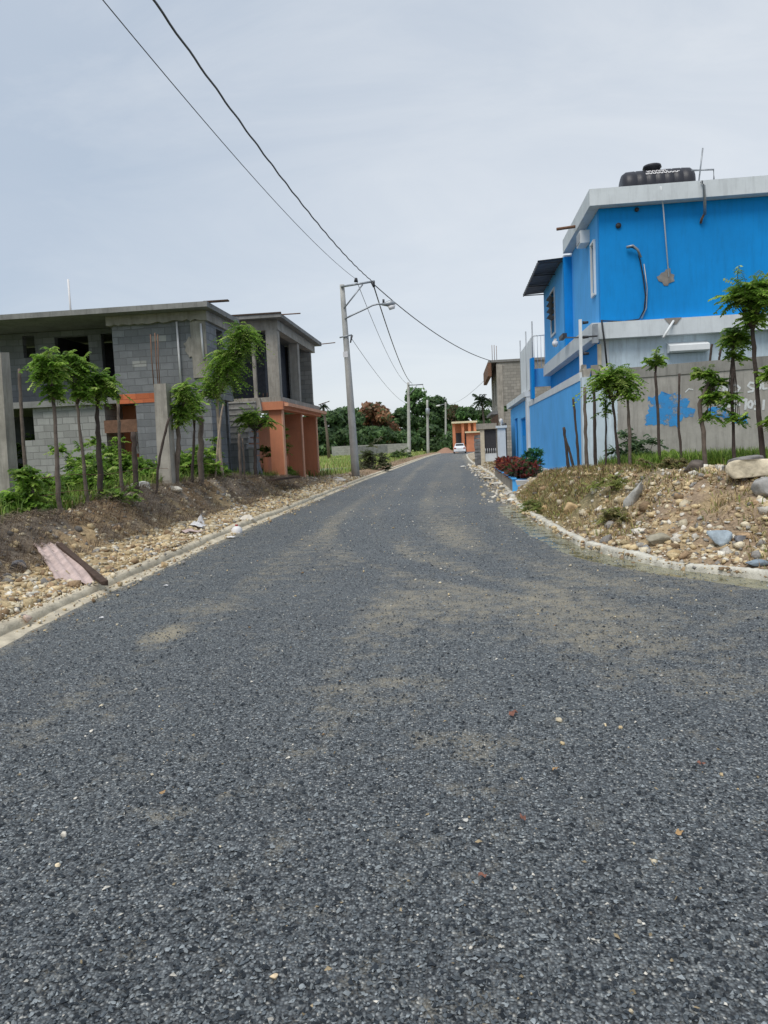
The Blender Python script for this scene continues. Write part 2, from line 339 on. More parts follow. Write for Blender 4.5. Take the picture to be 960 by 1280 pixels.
def Hh(x, y, detail=True):
    x = np.asarray(x, float); y = np.asarray(y, float)
    dl, dr, left, right = zones(x, y)
    wob = fbm(x*.9, y*.9, 3)
    # left bank
    top = np.interp(y, [5, 8, 11, 14, 20, 24, 27, 32, 40, 60], [.75, .72, .66, .84, .86, .6, .5, .3, .12, .05])
    d2 = dl+wob*.7
    face = .10+.10*sstep(.2, 1.1, dl)+(top-.20)*sstep(1.0, 1.95, d2)
    face = np.minimum(face, np.maximum(top, .1)+.1)
    face = face+(np.interp(y, [0, 20, 30, 45], [.62, .55, .42, .02])-top)*sstep(3.4, 7, dl)*(top > .2)
    hl = np.maximum(face, .04)
    if detail: hl = hl+fbm(x*3.2, y*3.2, 11)*.22*sstep(.25, 1.4, dl)*(1-.75*sstep(3, 5, dl))*np.interp(y, [0, 26, 40], [1, 1, .35])+fbm(x*9, y*9, 5, 3)*.05*sstep(.2, .5, dl)
    # right mound
    topr = np.interp(y, [4, 8, 12, 13.5, 15.5, 17.5, 19, 21, 30, 60], [.8, .88, .93, .90, .84, .74, .52, .46, .42, .1])
    topr = np.where((x > 1.2) & (y > 19.2), np.minimum(topr, .46), topr)
    wid = np.interp(y, [4, 9, 12, 15, 19, 23], [3.0, 2.4, 1.6, 1.05, .9, .5])
    prof = sstep(.12, 1, (dr+wob*.5)/wid)
    hr = .09+(topr-.09)*prof
    if detail: hr = hr+(fbm(x*2.1, y*2.1, 21)*.28*np.sin(np.clip(dr/wid, 0, 1)*pi)+fbm(x*8, y*8, 33, 3)*.07*sstep(.2, .5, dr))*np.interp(y, [4, 18, 21], [1, 1, .15])
    hr = np.where((y > 20.6), np.where(dr < .5, np.minimum(hr, .12+.5*dr), hr), hr)
    hr = np.where((x > 1.3) & (x < 2.9) & (y > 21) & (y < 42), np.minimum(hr, .42), hr)
    hl = np.maximum(hl, .03); hr = np.maximum(hr, .05)
    hl = np.minimum(hl, .03+np.maximum(dl-.17, 0)*1.2); hr = np.minimum(hr, .02+np.maximum(dr-.17, 0)*1.3)
    z = np.where(left, hl, np.where(right, hr, -.08))
    far = np.hypot(x, y) > 170
    return np.where(far, 0.0, z)
def gz(x, y): return float(Hh(np.array([x]), np.array([y]))[0])

def axis(fine0, fine1, step, lo, hi, g=1.22):
    a = list(np.arange(fine0, fine1+1e-6, step)); s_ = step; v = fine0
    while v > lo: s_ *= g; v -= s_; a.insert(0, v)
    s_ = step; v = a[-1]
    while v < hi: s_ *= g; v += s_; a.append(v)
    return np.array(a)
gx = axis(-8.6, 6.2, .075, -1500, 1500, 1.12); gy = axis(4.2, 34, .085, -400, 2500, 1.045)
X, Y = np.meshgrid(gx, gy); x = X.ravel(); y = Y.ravel(); z = Hh(x, y)
dl, dr, left, right = zones(x, y)
n1 = fbm(x*.8, y*.8, 41)+.5; n2_ = fbm(x*3, y*3, 42)+.5; n3 = fbm(x*9, y*9, 43, 3)+.5
def lerp(a, b, t): return a*(1-t[:, None])+b*t[:, None]
tan_ = np.array([.43, .325, .185]); brown = np.array([.29, .215, .145]); grey = np.array([.24, .195, .15]); green = np.array([.10, .135, .035]); olive = np.array([.19, .185, .075]); ochre = np.array([.33, .21, .10])
c = np.tile(brown, (len(x), 1))
cl = lerp(np.tile(tan_, (len(x), 1)), np.tile(brown, (len(x), 1)), sstep(.52, .66, n2_)*.7)
bankm = sstep(1.0, 1.5, dl+(n2_-.5)*1.2); cl = lerp(cl, lerp(np.tile(grey, (len(x), 1)), np.tile(ochre, (len(x), 1)), sstep(.52, .62, n1)*.7), bankm)
cl = lerp(cl, np.tile(green, (len(x), 1)), sstep(2.1, 3.0, dl+(n2_-.5)*1.5))
mead = lerp(np.tile(np.array([.30, .30, .10]), (len(x), 1)), np.tile(np.array([.17, .28, .07]), (len(x), 1)), sstep(.42, .56, fbm(x*.12, y*.25, 71)+.5))
cm = lerp(np.tile(np.array([.29, .2, .13]), (len(x), 1)), mead, sstep(1.0, 3.2, dl+(n1-.5)*2.5))
gs = (sstep(36, 39, y)*(1-sstep(52, 58, y)))*sstep(6, 8, -x)*(1-sstep(24, 30, -x))
cm = lerp(cm, np.tile(np.array([.19, .185, .18]), (len(x), 1)), gs*sstep(.3, .55, n1)*.8)
cl = lerp(cl, cm, sstep(28, 34, y))
c_r = lerp(np.tile(brown, (len(x), 1)), np.tile(tan_, (len(x), 1)), sstep(.50, .62, n2_)*.75)
c_r = lerp(c_r, np.tile(grey, (len(x), 1)), sstep(.55, .7, n1)*.6)
c_r = lerp(c_r, np.tile(olive, (len(x), 1)), sstep(11, 14, y)*(1-sstep(19, 20.5, y))*.75)
c_r = lerp(c_r, np.tile(green, (len(x), 1)), sstep(12.6, 13.8, y)*sstep(3.0, 3.6, x)*(1-sstep(20, 21, y)))
c_r = lerp(c_r, np.tile(np.array([.36, .3, .22]), (len(x), 1)), sstep(20.5, 22, y))
c = np.where(left[:, None], cl, np.where(right[:, None], c_r, c*.8)); c = c*(.62+.72*n3[:, None])
nx, ny = len(gx), len(gy); idx = np.arange(nx*ny).reshape(ny, nx)
Fg = np.stack([idx[:-1, :-1].ravel(), idx[:-1, 1:].ravel(), idx[1:, 1:].ravel(), idx[1:, :-1].ravel()], 1)
gm = attr_mat('earth', .97, .45, 26, 0, .8)
setp(arr_mesh('ground', np.stack([x, y, z], 1), Fg, gm, origin=(0, 0, 0), colors=c, smooth=True), kind='structure')

def resample(pts, step):
    out = []
    for (a, b) in zip(pts[:-1], pts[1:]):
        n = max(1, int(math.hypot(b[0]-a[0], b[1]-a[1])/step))
        for k in range(n): out.append((a[0]+(b[0]-a[0])*k/n, a[1]+(b[1]-a[1])*k/n))
    out.append(pts[-1]); return out
def smooth_pts(p, k=3):
    p = np.array(p)
    for _ in range(k): p[1:-1] = (p[:-2]+2*p[1:-1]+p[2:])/4
    return [tuple(a) for a in p]
# road sheet
ry = np.unique(np.concatenate([np.arange(-25, .5, 1.), np.arange(.5, 3.5, .1), np.arange(3.5, 5.6, .03), np.arange(5.6, 20, .08), np.arange(20, 40, .4), np.arange(40, 142, 2.)]))
us = np.linspace(0, 1, 70)
XL = KL(ry); XR = np.minimum(KR(ry), 26.)
# dense columns near the camera: split at fixed metres
uu = np.linspace(0, 1, 110); cols = np.where(uu < .5, .5*(2*uu)**1.5, 1-.5*(2-2*uu)**1.5)
Xr = XL[:, None]+(XR-XL)[:, None]*cols[None]; Yr = np.repeat(ry[:, None], len(cols), 1)
xr, yr = Xr.ravel(), Yr.ravel(); drk = pdist(xr, yr, RKx, RKy)
zr = fbm(xr*.5, yr*.5, 77)*.012+(-.036*np.exp(-(drk/.4)**2)+.009*fbm(xr*1.1, yr*1.1, 78)*np.exp(-(drk/.7)**2))*(1-sstep(17, 18.2, yr))
def blob(px, py, sx, sy, a, rot=0):
    # px,py: where on the road the patch lies, as metres
    dx, dy = xr-px, yr-py; u = dx*cos(rot)+dy*sin(rot); v = -dx*sin(rot)+dy*cos(rot); return a*np.exp(-(u/sx)**2-(v/sy)**2)
def rp(px, py): d = ray(px, py); t = -1.5/d[2]; return EYE[0]+d[0]*t, EYE[1]+d[1]*t
w = np.zeros(len(xr))
for (px, py, sx, sy, a, rt) in [(205, 793, .17, .32, 1.15, 0), (250, 760, .5, .35, .34, 0), (640, 760, 1.6, .7, .36, .1), (560, 745, .9, .6, .3, 0), (790, 800, 1.4, .5, .36, -.3), (480, 870, .6, .3, .26, 0), (600, 930, .3, .2, .6, 0),
        (700, 985, .3, .3, .22, 0), (210, 1020, .12, .12, .3, 0), (240, 990, .5, .35, .2, 0), (870, 850, .8, .35, .3, -.2), (430, 700, .5, 1.4, .2, 0), (560, 660, .5, 2.2, .24, 0), (60, 880, .4, .5, .25, 0), (20, 1210, .3, .3, .22, 0), (520, 850, .2, .1, .65, 0), (740, 730, .8, .5, .3, -.4), (900, 775, 1.0, .35, .36, -.3)]:
    a_, b_ = rp(px, py); w += blob(a_, b_, sx, sy, a, rt)
dlr = pdist(xr, yr, LKx, LKy); drr = pdist(xr, yr, RKx, RKy)
w += .75*np.exp(-(dlr/.22)**2)+.55*np.exp(-(drr/.5)**2)
w += .22*np.exp(-((xr+2.6)/.5)**2)*sstep(7, 12, yr)+.2*np.exp(-((xr+.1)/.55)**2)*sstep(6, 10, yr)
def track(pts, wd, a):
    p_ = smooth_pts(resample(pts, .4), 12); d_ = pdist(xr, yr, [q[0] for q in p_], [q[1] for q in p_]); return a*.8*np.exp(-(d_/wd)**2)
for k_, (o_, wd, a_) in enumerate(((-.2, .16, .30), (.25, .2, -.35), (.75, .18, .26), (1.25, .22, -.3), (1.9, .2, .22))):
    w += track([(-2.9+o_*.8, 40), (-2.6+o_, 16), (-1.7+o_, 10.5), (.3+o_*.8, 7.2), (3.2, 5.6-o_*.7), (9, 4.2-o_*.9)], wd, a_)
for o_, a_ in ((-3.0, -.25), (-2.5, .22), (-1.3, -.22), (-.9, .2), (.3, -.2)):
    w += track([(o_+.1, 60), (o_, 20), (o_+.15, 8), (o_+.1, 1), (o_, -5)], .2, a_)
w = w*.85+fbm(xr*.9, yr*.35, 91)*.5-.02+.12*sstep(4, 9, yr)
idx = np.arange(len(xr)).reshape(Xr.shape)
Fr = np.stack([idx[:-1, :-1].ravel(), idx[:-1, 1:].ravel(), idx[1:, 1:].ravel(), idx[1:, :-1].ravel()], 1)
V = np.stack([xr, yr, zr], 1)
keep = np.ones(len(Fr), bool) | (np.abs(V[Fr[:, 0], 0]-V[Fr[:, 1], 0]) > 1e-4) | (np.abs(V[Fr[:, 2], 0]-V[Fr[:, 3], 0]) > 1e-4); Fr = Fr[keep]
setp(arr_mesh('road', V, Fr, M['road'], colors=np.repeat(np.clip(w, 0, 1)[:, None], 3, 1), smooth=True), kind='structure')

# kerbs and gutter
def strip(path, side, prof, mat, name, jz=.01, seed=0, gaps=None, zoff=0.):
    """prof: list of (offset outward, z)"""
    rr = random.Random(seed); n = len(prof); vs = []; fs = []; row = -1; P_ = [np.array(q) for q in path]; L_ = 0
    prev = None
    for i, q in enumerate(P_):
        d = P_[min(i+1, len(P_)-1)]-P_[max(i-1, 0)]; d = d/np.linalg.norm(d); nrm = np.array([-d[1], d[0]])*side
        if i: L_ += np.linalg.norm(P_[i]-P_[i-1])
        if gaps and gaps(L_):
            if prev is not None: fs.append(tuple(range(prev+n-1, prev-1, -1)))
            prev = None; continue
        base = len(vs); jj = (vnoise(L_*1.7, seed+.5)-.5)*2*jz; jo = (vnoise(L_*2.9, seed+9.5)-.5)*2*jz
        for (o, z_) in prof:
            p2 = q+nrm*(o+jo+rr.uniform(-1, 1)*jz*.25); vs.append((p2[0], p2[1], z_+zoff+(jj if z_ > .02 else 0)+rr.uniform(-1, 1)*jz*.25))
        if prev is not None:
            for k in range(n-1): fs.append((prev+k, prev+k+1, base+k+1, base+k))
        if prev is None: fs.append(tuple(range(base, base+n)))
        prev = base
    o = MB().add(vs, fs, True).build(name, mat, origin=(0, 0, 0)); return o
lk = [(LKx[i], LKy[i]) for i in range(1, 19)]; lk = smooth_pts(resample(lk, .12), 6)
KP = [(-.01, -.05), (0, .05), (.015, .085), (.04, .1), (.13, .105), (.16, .085), (.17, -.05)]
rl = random.Random(3)
setp(strip(lk, 1, KP, M['kerb_tan'], 'kerb', .014, 1), kind='structure')
setp(strip(lk, 1, [(-.17, -.014), (-.12, .008), (-.07, .016), (0.0, .03)], M['kerb_tan'], 'gutter', .02, 2), kind='structure')
rk = [(RKx[i], RKy[i]) for i in range(1, 27)][::-1]; rk = smooth_pts(resample(rk, .03), 14)
def rgaps(L_):
    return (L_ % 1.02) < .035
cut = [q for q in rk if q[1] < 17.9]; cut2 = [q for q in rk if 19.0 < q[1]]
KPR = [(-.012, -.05), (0, .04), (.008, .066), (.02, .076), (.06, .08), (.10, .077), (.12, .065), (.13, -.05)]
setp(strip(cut, 1, KPR, M['kerb'], 'kerb', .026, 5, gaps=lambda L_: (L_ % 1.07) < .035 or (L_ % 3.7) < .09), kind='structure')
setp(strip(cut2, 1, KPR, M['kerb'], 'kerb', .02, 6, gaps=lambda L_: (L_ % 1.31) < .08 or hashn(int(L_*1.3), 3) < .12), kind='structure')

# standing water along the right kerb
mt, t, b, g = base_mat('murky gutter water', .06); nn = noise(t, g.outputs['Position'], 3.5, 6, .7)
t.links.new(ramp(t, nn, [(.42, (.13, .125, .06)), (.55, (.30, .28, .18)), (.66, (.20, .205, .15))]), b.inputs['Base Color'])
t.links.new(ramp(t, nn, [(.45, .05), (.62, .55)]), b.inputs['Roughness']); b.inputs['Specular IOR Level'].default_value = .5
path = [q for q in rk if 5.3 < q[1] < 17.6]; vs = []; fs = []
for i, q in enumerate(path):
    wv = np.interp(q[1], [5.3, 6.5, 8, 10, 12, 15, 17.6], [.6, .6, .6, .8, .9, .9, .6])
    q0, q1 = path[max(0, i-1)], path[min(len(path)-1, i+1)]; d = np.array([q1[0]-q0[0], q1[1]-q0[1]]); d /= np.linalg.norm(d); nrm = np.array([-d[1], d[0]])
    for k in range(4):
        p2 = np.array(q)-nrm*(wv*k/3.)+nrm*.01; vs.append((p2[0], p2[1], -.012))
    if i: 
        for k in range(3): a = (i-1)*4+k; fs.append((a, a+1, a+5, a+4))
setp(MB().add(vs, fs).build('puddle', mt, origin=(1.6, 10, 0.)), kind='structure')

# ------------------------------------------------------------------ stones, rubble, grass (uncountable)
ico_v = []; ph = (1+5**.5)/2
for a in (-1, 1):
    for b_ in (-ph, ph): ico_v += [(0, a, b_), (a, b_, 0), (b_, 0, a)]
ico_v = np.array(ico_v, float); ico_v /= np.linalg.norm(ico_v[0])
def hull_faces(v):
    fs = []; n = len(v)
    dm = np.linalg.norm(v[:, None]-v[None], axis=2); e = dm[dm > .01].min()*1.05
    for i in range(n):
        for j in range(i+1, n):
            for k in range(j+1, n):
                if dm[i, j] < e and dm[j, k] < e and dm[i, k] < e:
                    f = (i, j, k); nn_ = np.cross(v[j]-v[i], v[k]-v[i])
                    fs.append(f if nn_ @ v[i] > 0 else (i, k, j))
    return np.array(fs)
ico_f = hull_faces(ico_v)
def rubble(name, pts, sizes, cols, mat, flat=.65, **kw):
    n = len(pts); S = sizes[:, None]*np.stack([rng.uniform(.7, 1.3, n), rng.uniform(.6, 1.1, n), rng.uniform(.45, .9, n)*flat/.65], 1)
    V = ico_v[None]*(1+rng.uniform(-.55, .45, (n, 12, 1)))*S[:, None, :]
    a = rng.uniform(0, 2*pi, n); ca, sa = np.cos(a)[:, None], np.sin(a)[:, None]; tl = rng.normal(0, .35, n); ct, st = np.cos(tl)[:, None], np.sin(tl)[:, None]
    x_, y_, z_ = V[..., 0], V[..., 1], V[..., 2]; y_, z_ = y_*ct-z_*st, y_*st+z_*ct; x_, y_ = x_*ca-y_*sa, x_*sa+y_*ca
    V = np.stack([x_, y_, z_], 2)+pts[:, None, :]
    Fs = (ico_f[None]+(np.arange(n)*12)[:, None, None]).reshape(-1, 3)
    return setp(arr_mesh(name, V.reshape(-1, 3), Fs, mat, origin=tuple(pts.mean(0)), colors=np.repeat(cols, 12, 0)), **kw)
def stone_cols(n, pal, wts):
    i = rng.choice(len(pal), n, p=np.array(wts)/sum(wts)); return np.clip(np.array(pal)[i]*rng.uniform(.65, 1.25, (n, 1)), .01, .8)
PALT = [(.56, .44, .26), (.62, .54, .39), (.36, .25, .15), (.25, .235, .215), (.68, .63, .54)]
# left strip between kerb and bank
n = 9000; yy = 5.2+31*rng.random(n)**1.5; dd = .18+np.abs(rng.normal(0, .62, n)); xx = KL(yy)-dd; sz = np.exp(rng.normal(-3.75, .42, n)); sz = np.clip(sz*np.interp(yy, [5, 30], [1, 1.5]), .008, .085)
kp = (vnoise(xx*1.3, yy*1.3, 8) > .3) | (rng.random(n) < .3); xx, yy, sz, dd = xx[kp], yy[kp], sz[kp], dd[kp]
rubble('rubble', np.stack([xx, yy, Hh(xx, yy)+sz*.2], 1), sz, stone_cols(len(xx), PALT, [5, 3, 2, 1, 1]), M['stone'], kind='stuff', label='tan limestone rubble between left kerb and bank', cat='rubble')
# stones spread over the bank face
n = 2600; yy = 6+22*rng.random(n); dd = rng.uniform(.9, 2.6, n); xx = KL(yy)-dd; sz = np.clip(np.exp(rng.normal(-3.7, .5, n)), .01, .11)
rubble('bank_stones', np.stack([xx, yy, Hh(xx, yy)+sz*.15], 1), sz, stone_cols(n, PALT, [2, 2, 2, 3, 1]), M['stone'], kind='stuff', label='scattered stones in the dark earth of left bank', cat='stones')
# spill over the left kerb
n = 2600; yy = 6+26*rng.random(n); dd = rng.normal(.0, .16, n)-.22*np.exp(-((yy-17)/3.)**2)*rng.random(n); kp = fbm(yy*.5, yy*0+3, 64) > -.05; yy, dd = yy[kp], dd[kp]; xx = KL(yy)-dd; sz = np.clip(np.exp(rng.normal(-4.5, .45, len(xx))), .004, .035)
rubble('spilled_grit', np.stack([xx, yy, np.where(np.abs(dd-.09) < .08, .11, .02)+sz*.2], 1), sz, stone_cols(len(xx), PALT, [5, 3, 3, 1, 1]), M['stone'], kind='stuff', label='tan grit spilled across left kerb and gutter', cat='grit')
n = 1500; yy = 18+32*rng.random(n); xx = KR(yy)+rng.normal(0, .3, n); sz = np.clip(np.exp(rng.normal(-3.4, .5, n)), .01, .1)
rubble('rubble', np.stack([xx, yy, np.maximum(Hh(xx, yy), .0)+sz*.2], 1), sz, stone_cols(n, PALT, [2, 3, 1, 2, 4]), M['stone'], kind='stuff', label='pale broken rubble along right kerb beside the planter', cat='rubble')
# right mound
n = 12500; yy = 5.5+13.0*rng.random(n)**1.15; dd = .17+2.6*rng.random(n)**1.1; xx = KR(yy)+dd*np.interp(yy, [5, 8, 10, 14], [2.4, 1.25, 1.05, 1.]); 
kp = (fbm(xx*.9, yy*.9, 61) > .0+.10*(yy > 12)) | (rng.random(n) < .2); xx, yy = xx[kp], yy[kp]; kp = xx < 8; xx, yy = xx[kp], yy[kp]
sz = np.clip(np.exp(rng.normal(-3.9, .6, len(xx))), .008, .11)
rubble('rubble', np.stack([xx, yy, Hh(xx, yy)+sz*.2], 1), sz, stone_cols(len(xx), PALT+[(.36, .34, .30)], [6, 4, 3, 1, 2, 1]), M['stone'], kind='stuff', label='mixed tan and grey rubble covering the right mound', cat='rubble')
# loose chips lying on the near road
n = 125000; yy = .95+15*rng.random(n)**2.6; xx = np.where(yy < 8, (rng.random(n)-.56)*(1.4+1.15*yy), -4+7*rng.random(n)); kp = (xx > KL(yy)+.2) & (xx < KR(yy)-.15); xx, yy = xx[kp], yy[kp]
sz = np.clip(np.exp(rng.normal(-5.27, .33, len(xx))), .003, .013)
octv = np.array([(1, 0, 0), (-1, 0, 0), (0, 1, 0), (0, -1, 0), (0, 0, 1), (0, 0, -1)], float)
octf = np.array([(0, 2, 4), (2, 1, 4), (1, 3, 4), (3, 0, 4)])
n = len(xx); S = sz[:, None]*np.stack([rng.uniform(.8, 1.6, n), rng.uniform(.6, 1., n), rng.uniform(.4, .9, n)], 1)
V = octv[None, :5]*(1+rng.uniform(-.4, .4, (n, 5, 1)))*S[:, None]+rng.uniform(-.3, .3, (n, 5, 3))*sz[:, None, None]; V[:, :4, 2] -= sz[:, None]*.2
a = rng.uniform(0, 2*pi, n)[:, None]; x_, y_ = V[..., 0]*np.cos(a)-V[..., 1]*np.sin(a), V[..., 0]*np.sin(a)+V[..., 1]*np.cos(a)
V = np.stack([x_+xx[:, None], y_+yy[:, None], V[..., 2]+.006], 2)
cc = stone_cols(n, [(.11, .126, .138), (.034, .041, .049), (.25, .275, .285), (.58, .55, .48), (.3, .24, .15)], [10, 8, 6, .22, .12])
arr = setp(arr_mesh('road_chips', V.reshape(-1, 3), (octf[None]+(np.arange(n)*5)[:, None, None]).reshape(-1, 3), M['stone'], colors=np.repeat(cc, 5, 0)), kind='stuff', label='loose dark stone chips lying on the road surface', cat='gravel')
# grit over the right kerb
n = 2200; yy = 6+12*rng.random(n); xx = KR(yy)+rng.normal(.1, .11, n)*np.interp(yy, [6, 8, 10], [1.6, 1.4, 1]); sz = np.clip(np.exp(rng.normal(-4.3, .5, n)), .005, .05)
rubble('spilled_grit', np.stack([xx, yy, .05+sz*.2], 1), sz, stone_cols(n, PALT, [5, 3, 4, 2, 2]), M['stone'], kind='stuff', label='grit and small stones lying along right kerb', cat='grit')
# pale specks and pebbles further up the road
n = 900; yy = 1.5+28*rng.random(n)**1.3; xx = KL(yy)+.3+rng.random(n)*(np.minimum(KR(yy), 5)-KL(yy)-.5); sz = np.clip(np.exp(rng.normal(-4.9, .4, n)), .004, .02)*np.interp(yy, [1, 20], [.8, 1.6])
rubble('road_pebbles', np.stack([xx, yy, sz*.5], 1), sz, stone_cols(n, PALT, [3, 3, 1, 2, 4]), M['stone'], kind='stuff', label='pale pebbles sprinkled over the dark road', cat='pebbles')

def blades(name, pts, h, w, lean, cols, mat, label, cat, down=None):
    n = len(pts); a = rng.uniform(0, 2*pi, n); d = np.stack([np.cos(a), np.sin(a)], 1)
    if down is not None: d = d*.6+down; d /= np.linalg.norm(d, axis=1)[:, None]+1e-6
    s_ = np.stack([-d[:, 1], d[:, 0]], 1); h = h[:, None]; lean = lean[:, None]; w = w[:, None]
    p0 = pts; z0 = np.zeros((n, 1))
    p1 = pts+np.hstack([d*h*lean*.35, h*.55*np.cos(lean*.5)]); p2 = pts+np.hstack([d*h*lean, h*(1-.55*lean)])
    sw = np.hstack([s_*w, z0])
    V = np.stack([p0-sw, p0+sw, p1+sw*.8, p1-sw*.8, p2+sw*.12, p2-sw*.12], 1).reshape(-1, 3); i = (np.arange(n)*6)[:, None]
    Fs = np.concatenate([i+np.array([[0, 1, 2, 3]]), i+np.array([[3, 2, 4, 5]])])
    return setp(arr_mesh(name, V, Fs, mat, origin=tuple(pts.mean(0)), colors=np.repeat(cols, 6, 0)), label, cat, kind='stuff')
GR = [(.13, .22, .035), (.2, .29, .05), (.09, .15, .03), (.32, .32, .10)]; DRY = [(.34, .26, .15), (.24, .19, .13), (.16, .125, .1), (.42, .35, .2)]
def on(xx, yy, dz=-.01): return np.stack([xx, yy, Hh(xx, yy)+dz], 1)
# left: green grass on the terrace behind the posts
n = 30000; yy = 8+22*rng.random(n); xx = KL(yy)-2.1-7.5*rng.random(n)**1.5; kp = fbm(xx*1.3, yy*1.3, 51) > -.12-.1*(xx < -7.2); xx, yy = xx[kp], yy[kp]; n = len(xx)
blades('grass', on(xx, yy), rng.uniform(.12, .42, n), rng.uniform(.005, .012, n), rng.uniform(.1, .9, n), stone_cols(n, GR, [4, 4, 3, 1.6]), M['blade'], 'green grass in front of the unfinished grey house', 'grass')
# left: dry roots and dead grass hanging over the bank
n = 26000; yy = 6+22*rng.random(n); dd = rng.uniform(1.0, 2.5, n)+.3*fbm(yy*.8, yy*0, 9); xx = KL(yy)-dd; kp = fbm(xx*1.6, yy*1.1, 53) > -.08; xx, yy = xx[kp], yy[kp]; n = len(xx)
blades('dead_grass', on(xx, yy, .02), rng.uniform(.05, .22, n), rng.uniform(.003, .007, n), rng.uniform(.7, 1.6, n), stone_cols(n, [(.32, .26, .2), (.24, .19, .15), (.44, .36, .26), (.15, .115, .09)], [4, 4, 4, 2]), M['blade'], 'dead grey brown grass and roots on left bank', 'dead grass', down=np.tile([1., -.15], (n, 1)))
# right: dry and olive grass on the mound, green grass at the fence
n = 40000; yy = 6.5+13*rng.random(n)**.8; xx = KR(yy)+.2+(2.4+3*(yy < 13))*rng.random(n); kp = (fbm(xx*1.1, yy*1.1, 57) > np.interp(yy, [7, 11, 12, 14], [.02, -.02, -.08, -.3])) & (xx < 8); xx, yy = xx[kp], yy[kp]; n = len(xx)
blades('dry_grass', on(xx, yy), rng.uniform(.04, .2, n), rng.uniform(.003, .008, n), rng.uniform(.3, 1.5, n), stone_cols(n, [(.42, .31, .15), (.28, .19, .11), (.26, .30, .08), (.52, .40, .19), (.15, .10, .07)], [4, 4, 4, 3, 2]), M['blade'], 'dry yellow brown grass on the right mound', 'dry grass')
n = 24000; yy = 12.6+4.6*rng.random(n); xx = 3.1+5*rng.random(n); kp = (yy > 12.4+fbm(xx*1.5, xx*0, 5)*1.2+.3); xx, yy = xx[kp], yy[kp]; n = len(xx)
blades('grass', on(xx, yy), rng.uniform(.1, .4, n), rng.uniform(.005, .011, n), rng.uniform(.1, .8, n), stone_cols(n, [(.16, .27, .04), (.25, .36, .06), (.12, .2, .035), (.32, .36, .1)], [4, 4, 2, 1]), M['blade'], 'bright green grass along the grey garden wall', 'grass')
# meadow beyond the orange house
n = 34000; yy = 33+105*rng.random(n)**1.3; xx = KL(yy)-1.6-(4+.3*yy)*rng.random(n); kp = (fbm(xx*.35, yy*.35, 59) > -.12) & ~((yy > 37) & (yy < 54) & (xx < -7) & (rng.random(n) < .8)); xx, yy = xx[kp], yy[kp]; n = len(xx)
mc = stone_cols(n, [(.24, .36, .08), (.36, .38, .12), (.18, .27, .06), (.42, .36, .17)], [4, 4, 2, 2])
blades('meadow_grass', on(xx, yy), rng.uniform(.12, .5, n), rng.uniform(.012, .035, n), rng.uniform(.1, .8, n), mc, M['blade'], 'yellow green meadow grass beyond the orange building', 'meadow grass')
n = 5000; yy = 20+60*rng.random(n); xx = KL(yy)-.3-1.6*rng.random(n); kp = fbm(xx*1.1, yy*.6, 63) > -.02; xx, yy = xx[kp], yy[kp]; n = len(xx)
blades('dry_grass', on(xx, yy), rng.uniform(.06, .2, n), rng.uniform(.006, .014, n), rng.uniform(.4, 1.4, n), stone_cols(n, DRY, [4, 3, 1, 3]), M['blade'], 'straw coloured dead grass beside the left kerb', 'dry grass')
n = 3500; yy = 30+30*rng.random(n); xx = KR(yy)+.2+1.0*rng.random(n); 
blades('dry_grass', on(xx, yy), rng.uniform(.06, .2, n), rng.uniform(.006, .014, n), rng.uniform(.4, 1.4, n), stone_cols(n, [(.36, .27, .13), (.25, .18, .1), (.2, .2, .07)], [4, 3, 2]), M['blade'], 'brown verge grass by the right kerb before the gate pillars', 'dry grass')

# ================================================================== grey unfinished house (left)
BH = thing('unfinished_house', 'two storey bare grey concrete block house with dark empty window openings', 'house', (-10, 22, .5))
MB().wall('y', -16.5, -9.82, 3.28, 5.54, 22.6, 22.8, holes=[(-13.5, -13.1, 4.78, 5.46), (-12.44, -11.34, 4.42, 5.36), (-10.92, -10.45, 3.28, 5.38)]).build('upper_wall', M['block'], BH)
MB().wall('y', -9.8, -7.0, 3.32, 5.33, 21.0, 21.2).build('upper_wall', M['block'], BH)
MB().wall('x', 21.2, 23.2, 3.32, 5.33, -7.2, -7.002, holes=[(21.9, 22.5, 3.5, 5.2)]).build('side_wall', M['block'], BH)
MB().wall('x', 21.2, 22.6, 3.32, 5.5, -9.8, -9.6).build('side_wall', M['block'], BH)
MB().wall('y', -9.6, -7.21, .4, 5.5, 23.2, 23.35).build('rear_wall', M['block'], BH)
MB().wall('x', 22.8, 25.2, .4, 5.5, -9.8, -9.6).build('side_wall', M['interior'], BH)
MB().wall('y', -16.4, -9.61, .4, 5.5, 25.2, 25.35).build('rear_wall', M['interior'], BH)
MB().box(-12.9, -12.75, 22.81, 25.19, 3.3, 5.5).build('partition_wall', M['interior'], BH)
# roof slab with a soft, uneven edge and a torn fascia beam
b = MB(); b.prism([(-16.5, 20.35), (-6.72, 20.35), (-6.72, 23.45), (-9.5, 23.45), (-9.5, 26.2), (-16.5, 26.2)], 'z', 5.555, 5.70); rf = b.build('roof_slab', M['slab'], BH)
b = MB(); us = np.linspace(-9.9, -6.92, 26)
zb = 5.31+.035*np.array([random.uniform(-1, 1) for _ in us]); 
b.prism([(u, z_) for u, z_ in zip(us, zb)]+[(-6.92, 5.552), (-9.9, 5.552)], 'y', 20.86, 21.16); b.build('fascia_beam', M['concrete'], BH)
b = MB(); b.box(-7.16, -6.92, 21.17, 23.4, 5.28, 5.552, .0); b.build('side_beam', M['concrete'], BH)
MB().box(-7.44, -7.0, 20.94, 21.0, 3.7, 5.30, .012).build('corner_column', M['concrete'], BH)
MB().box(-16.5, -9.85, 21.05, 25.1, 3.1, 3.28).build('floor_slab', M['slab'], BH)
MB().box(-9.25, -6.98, 21.02, 23.19, 3.12, 3.30).build('floor_slab', M['slab'], BH)
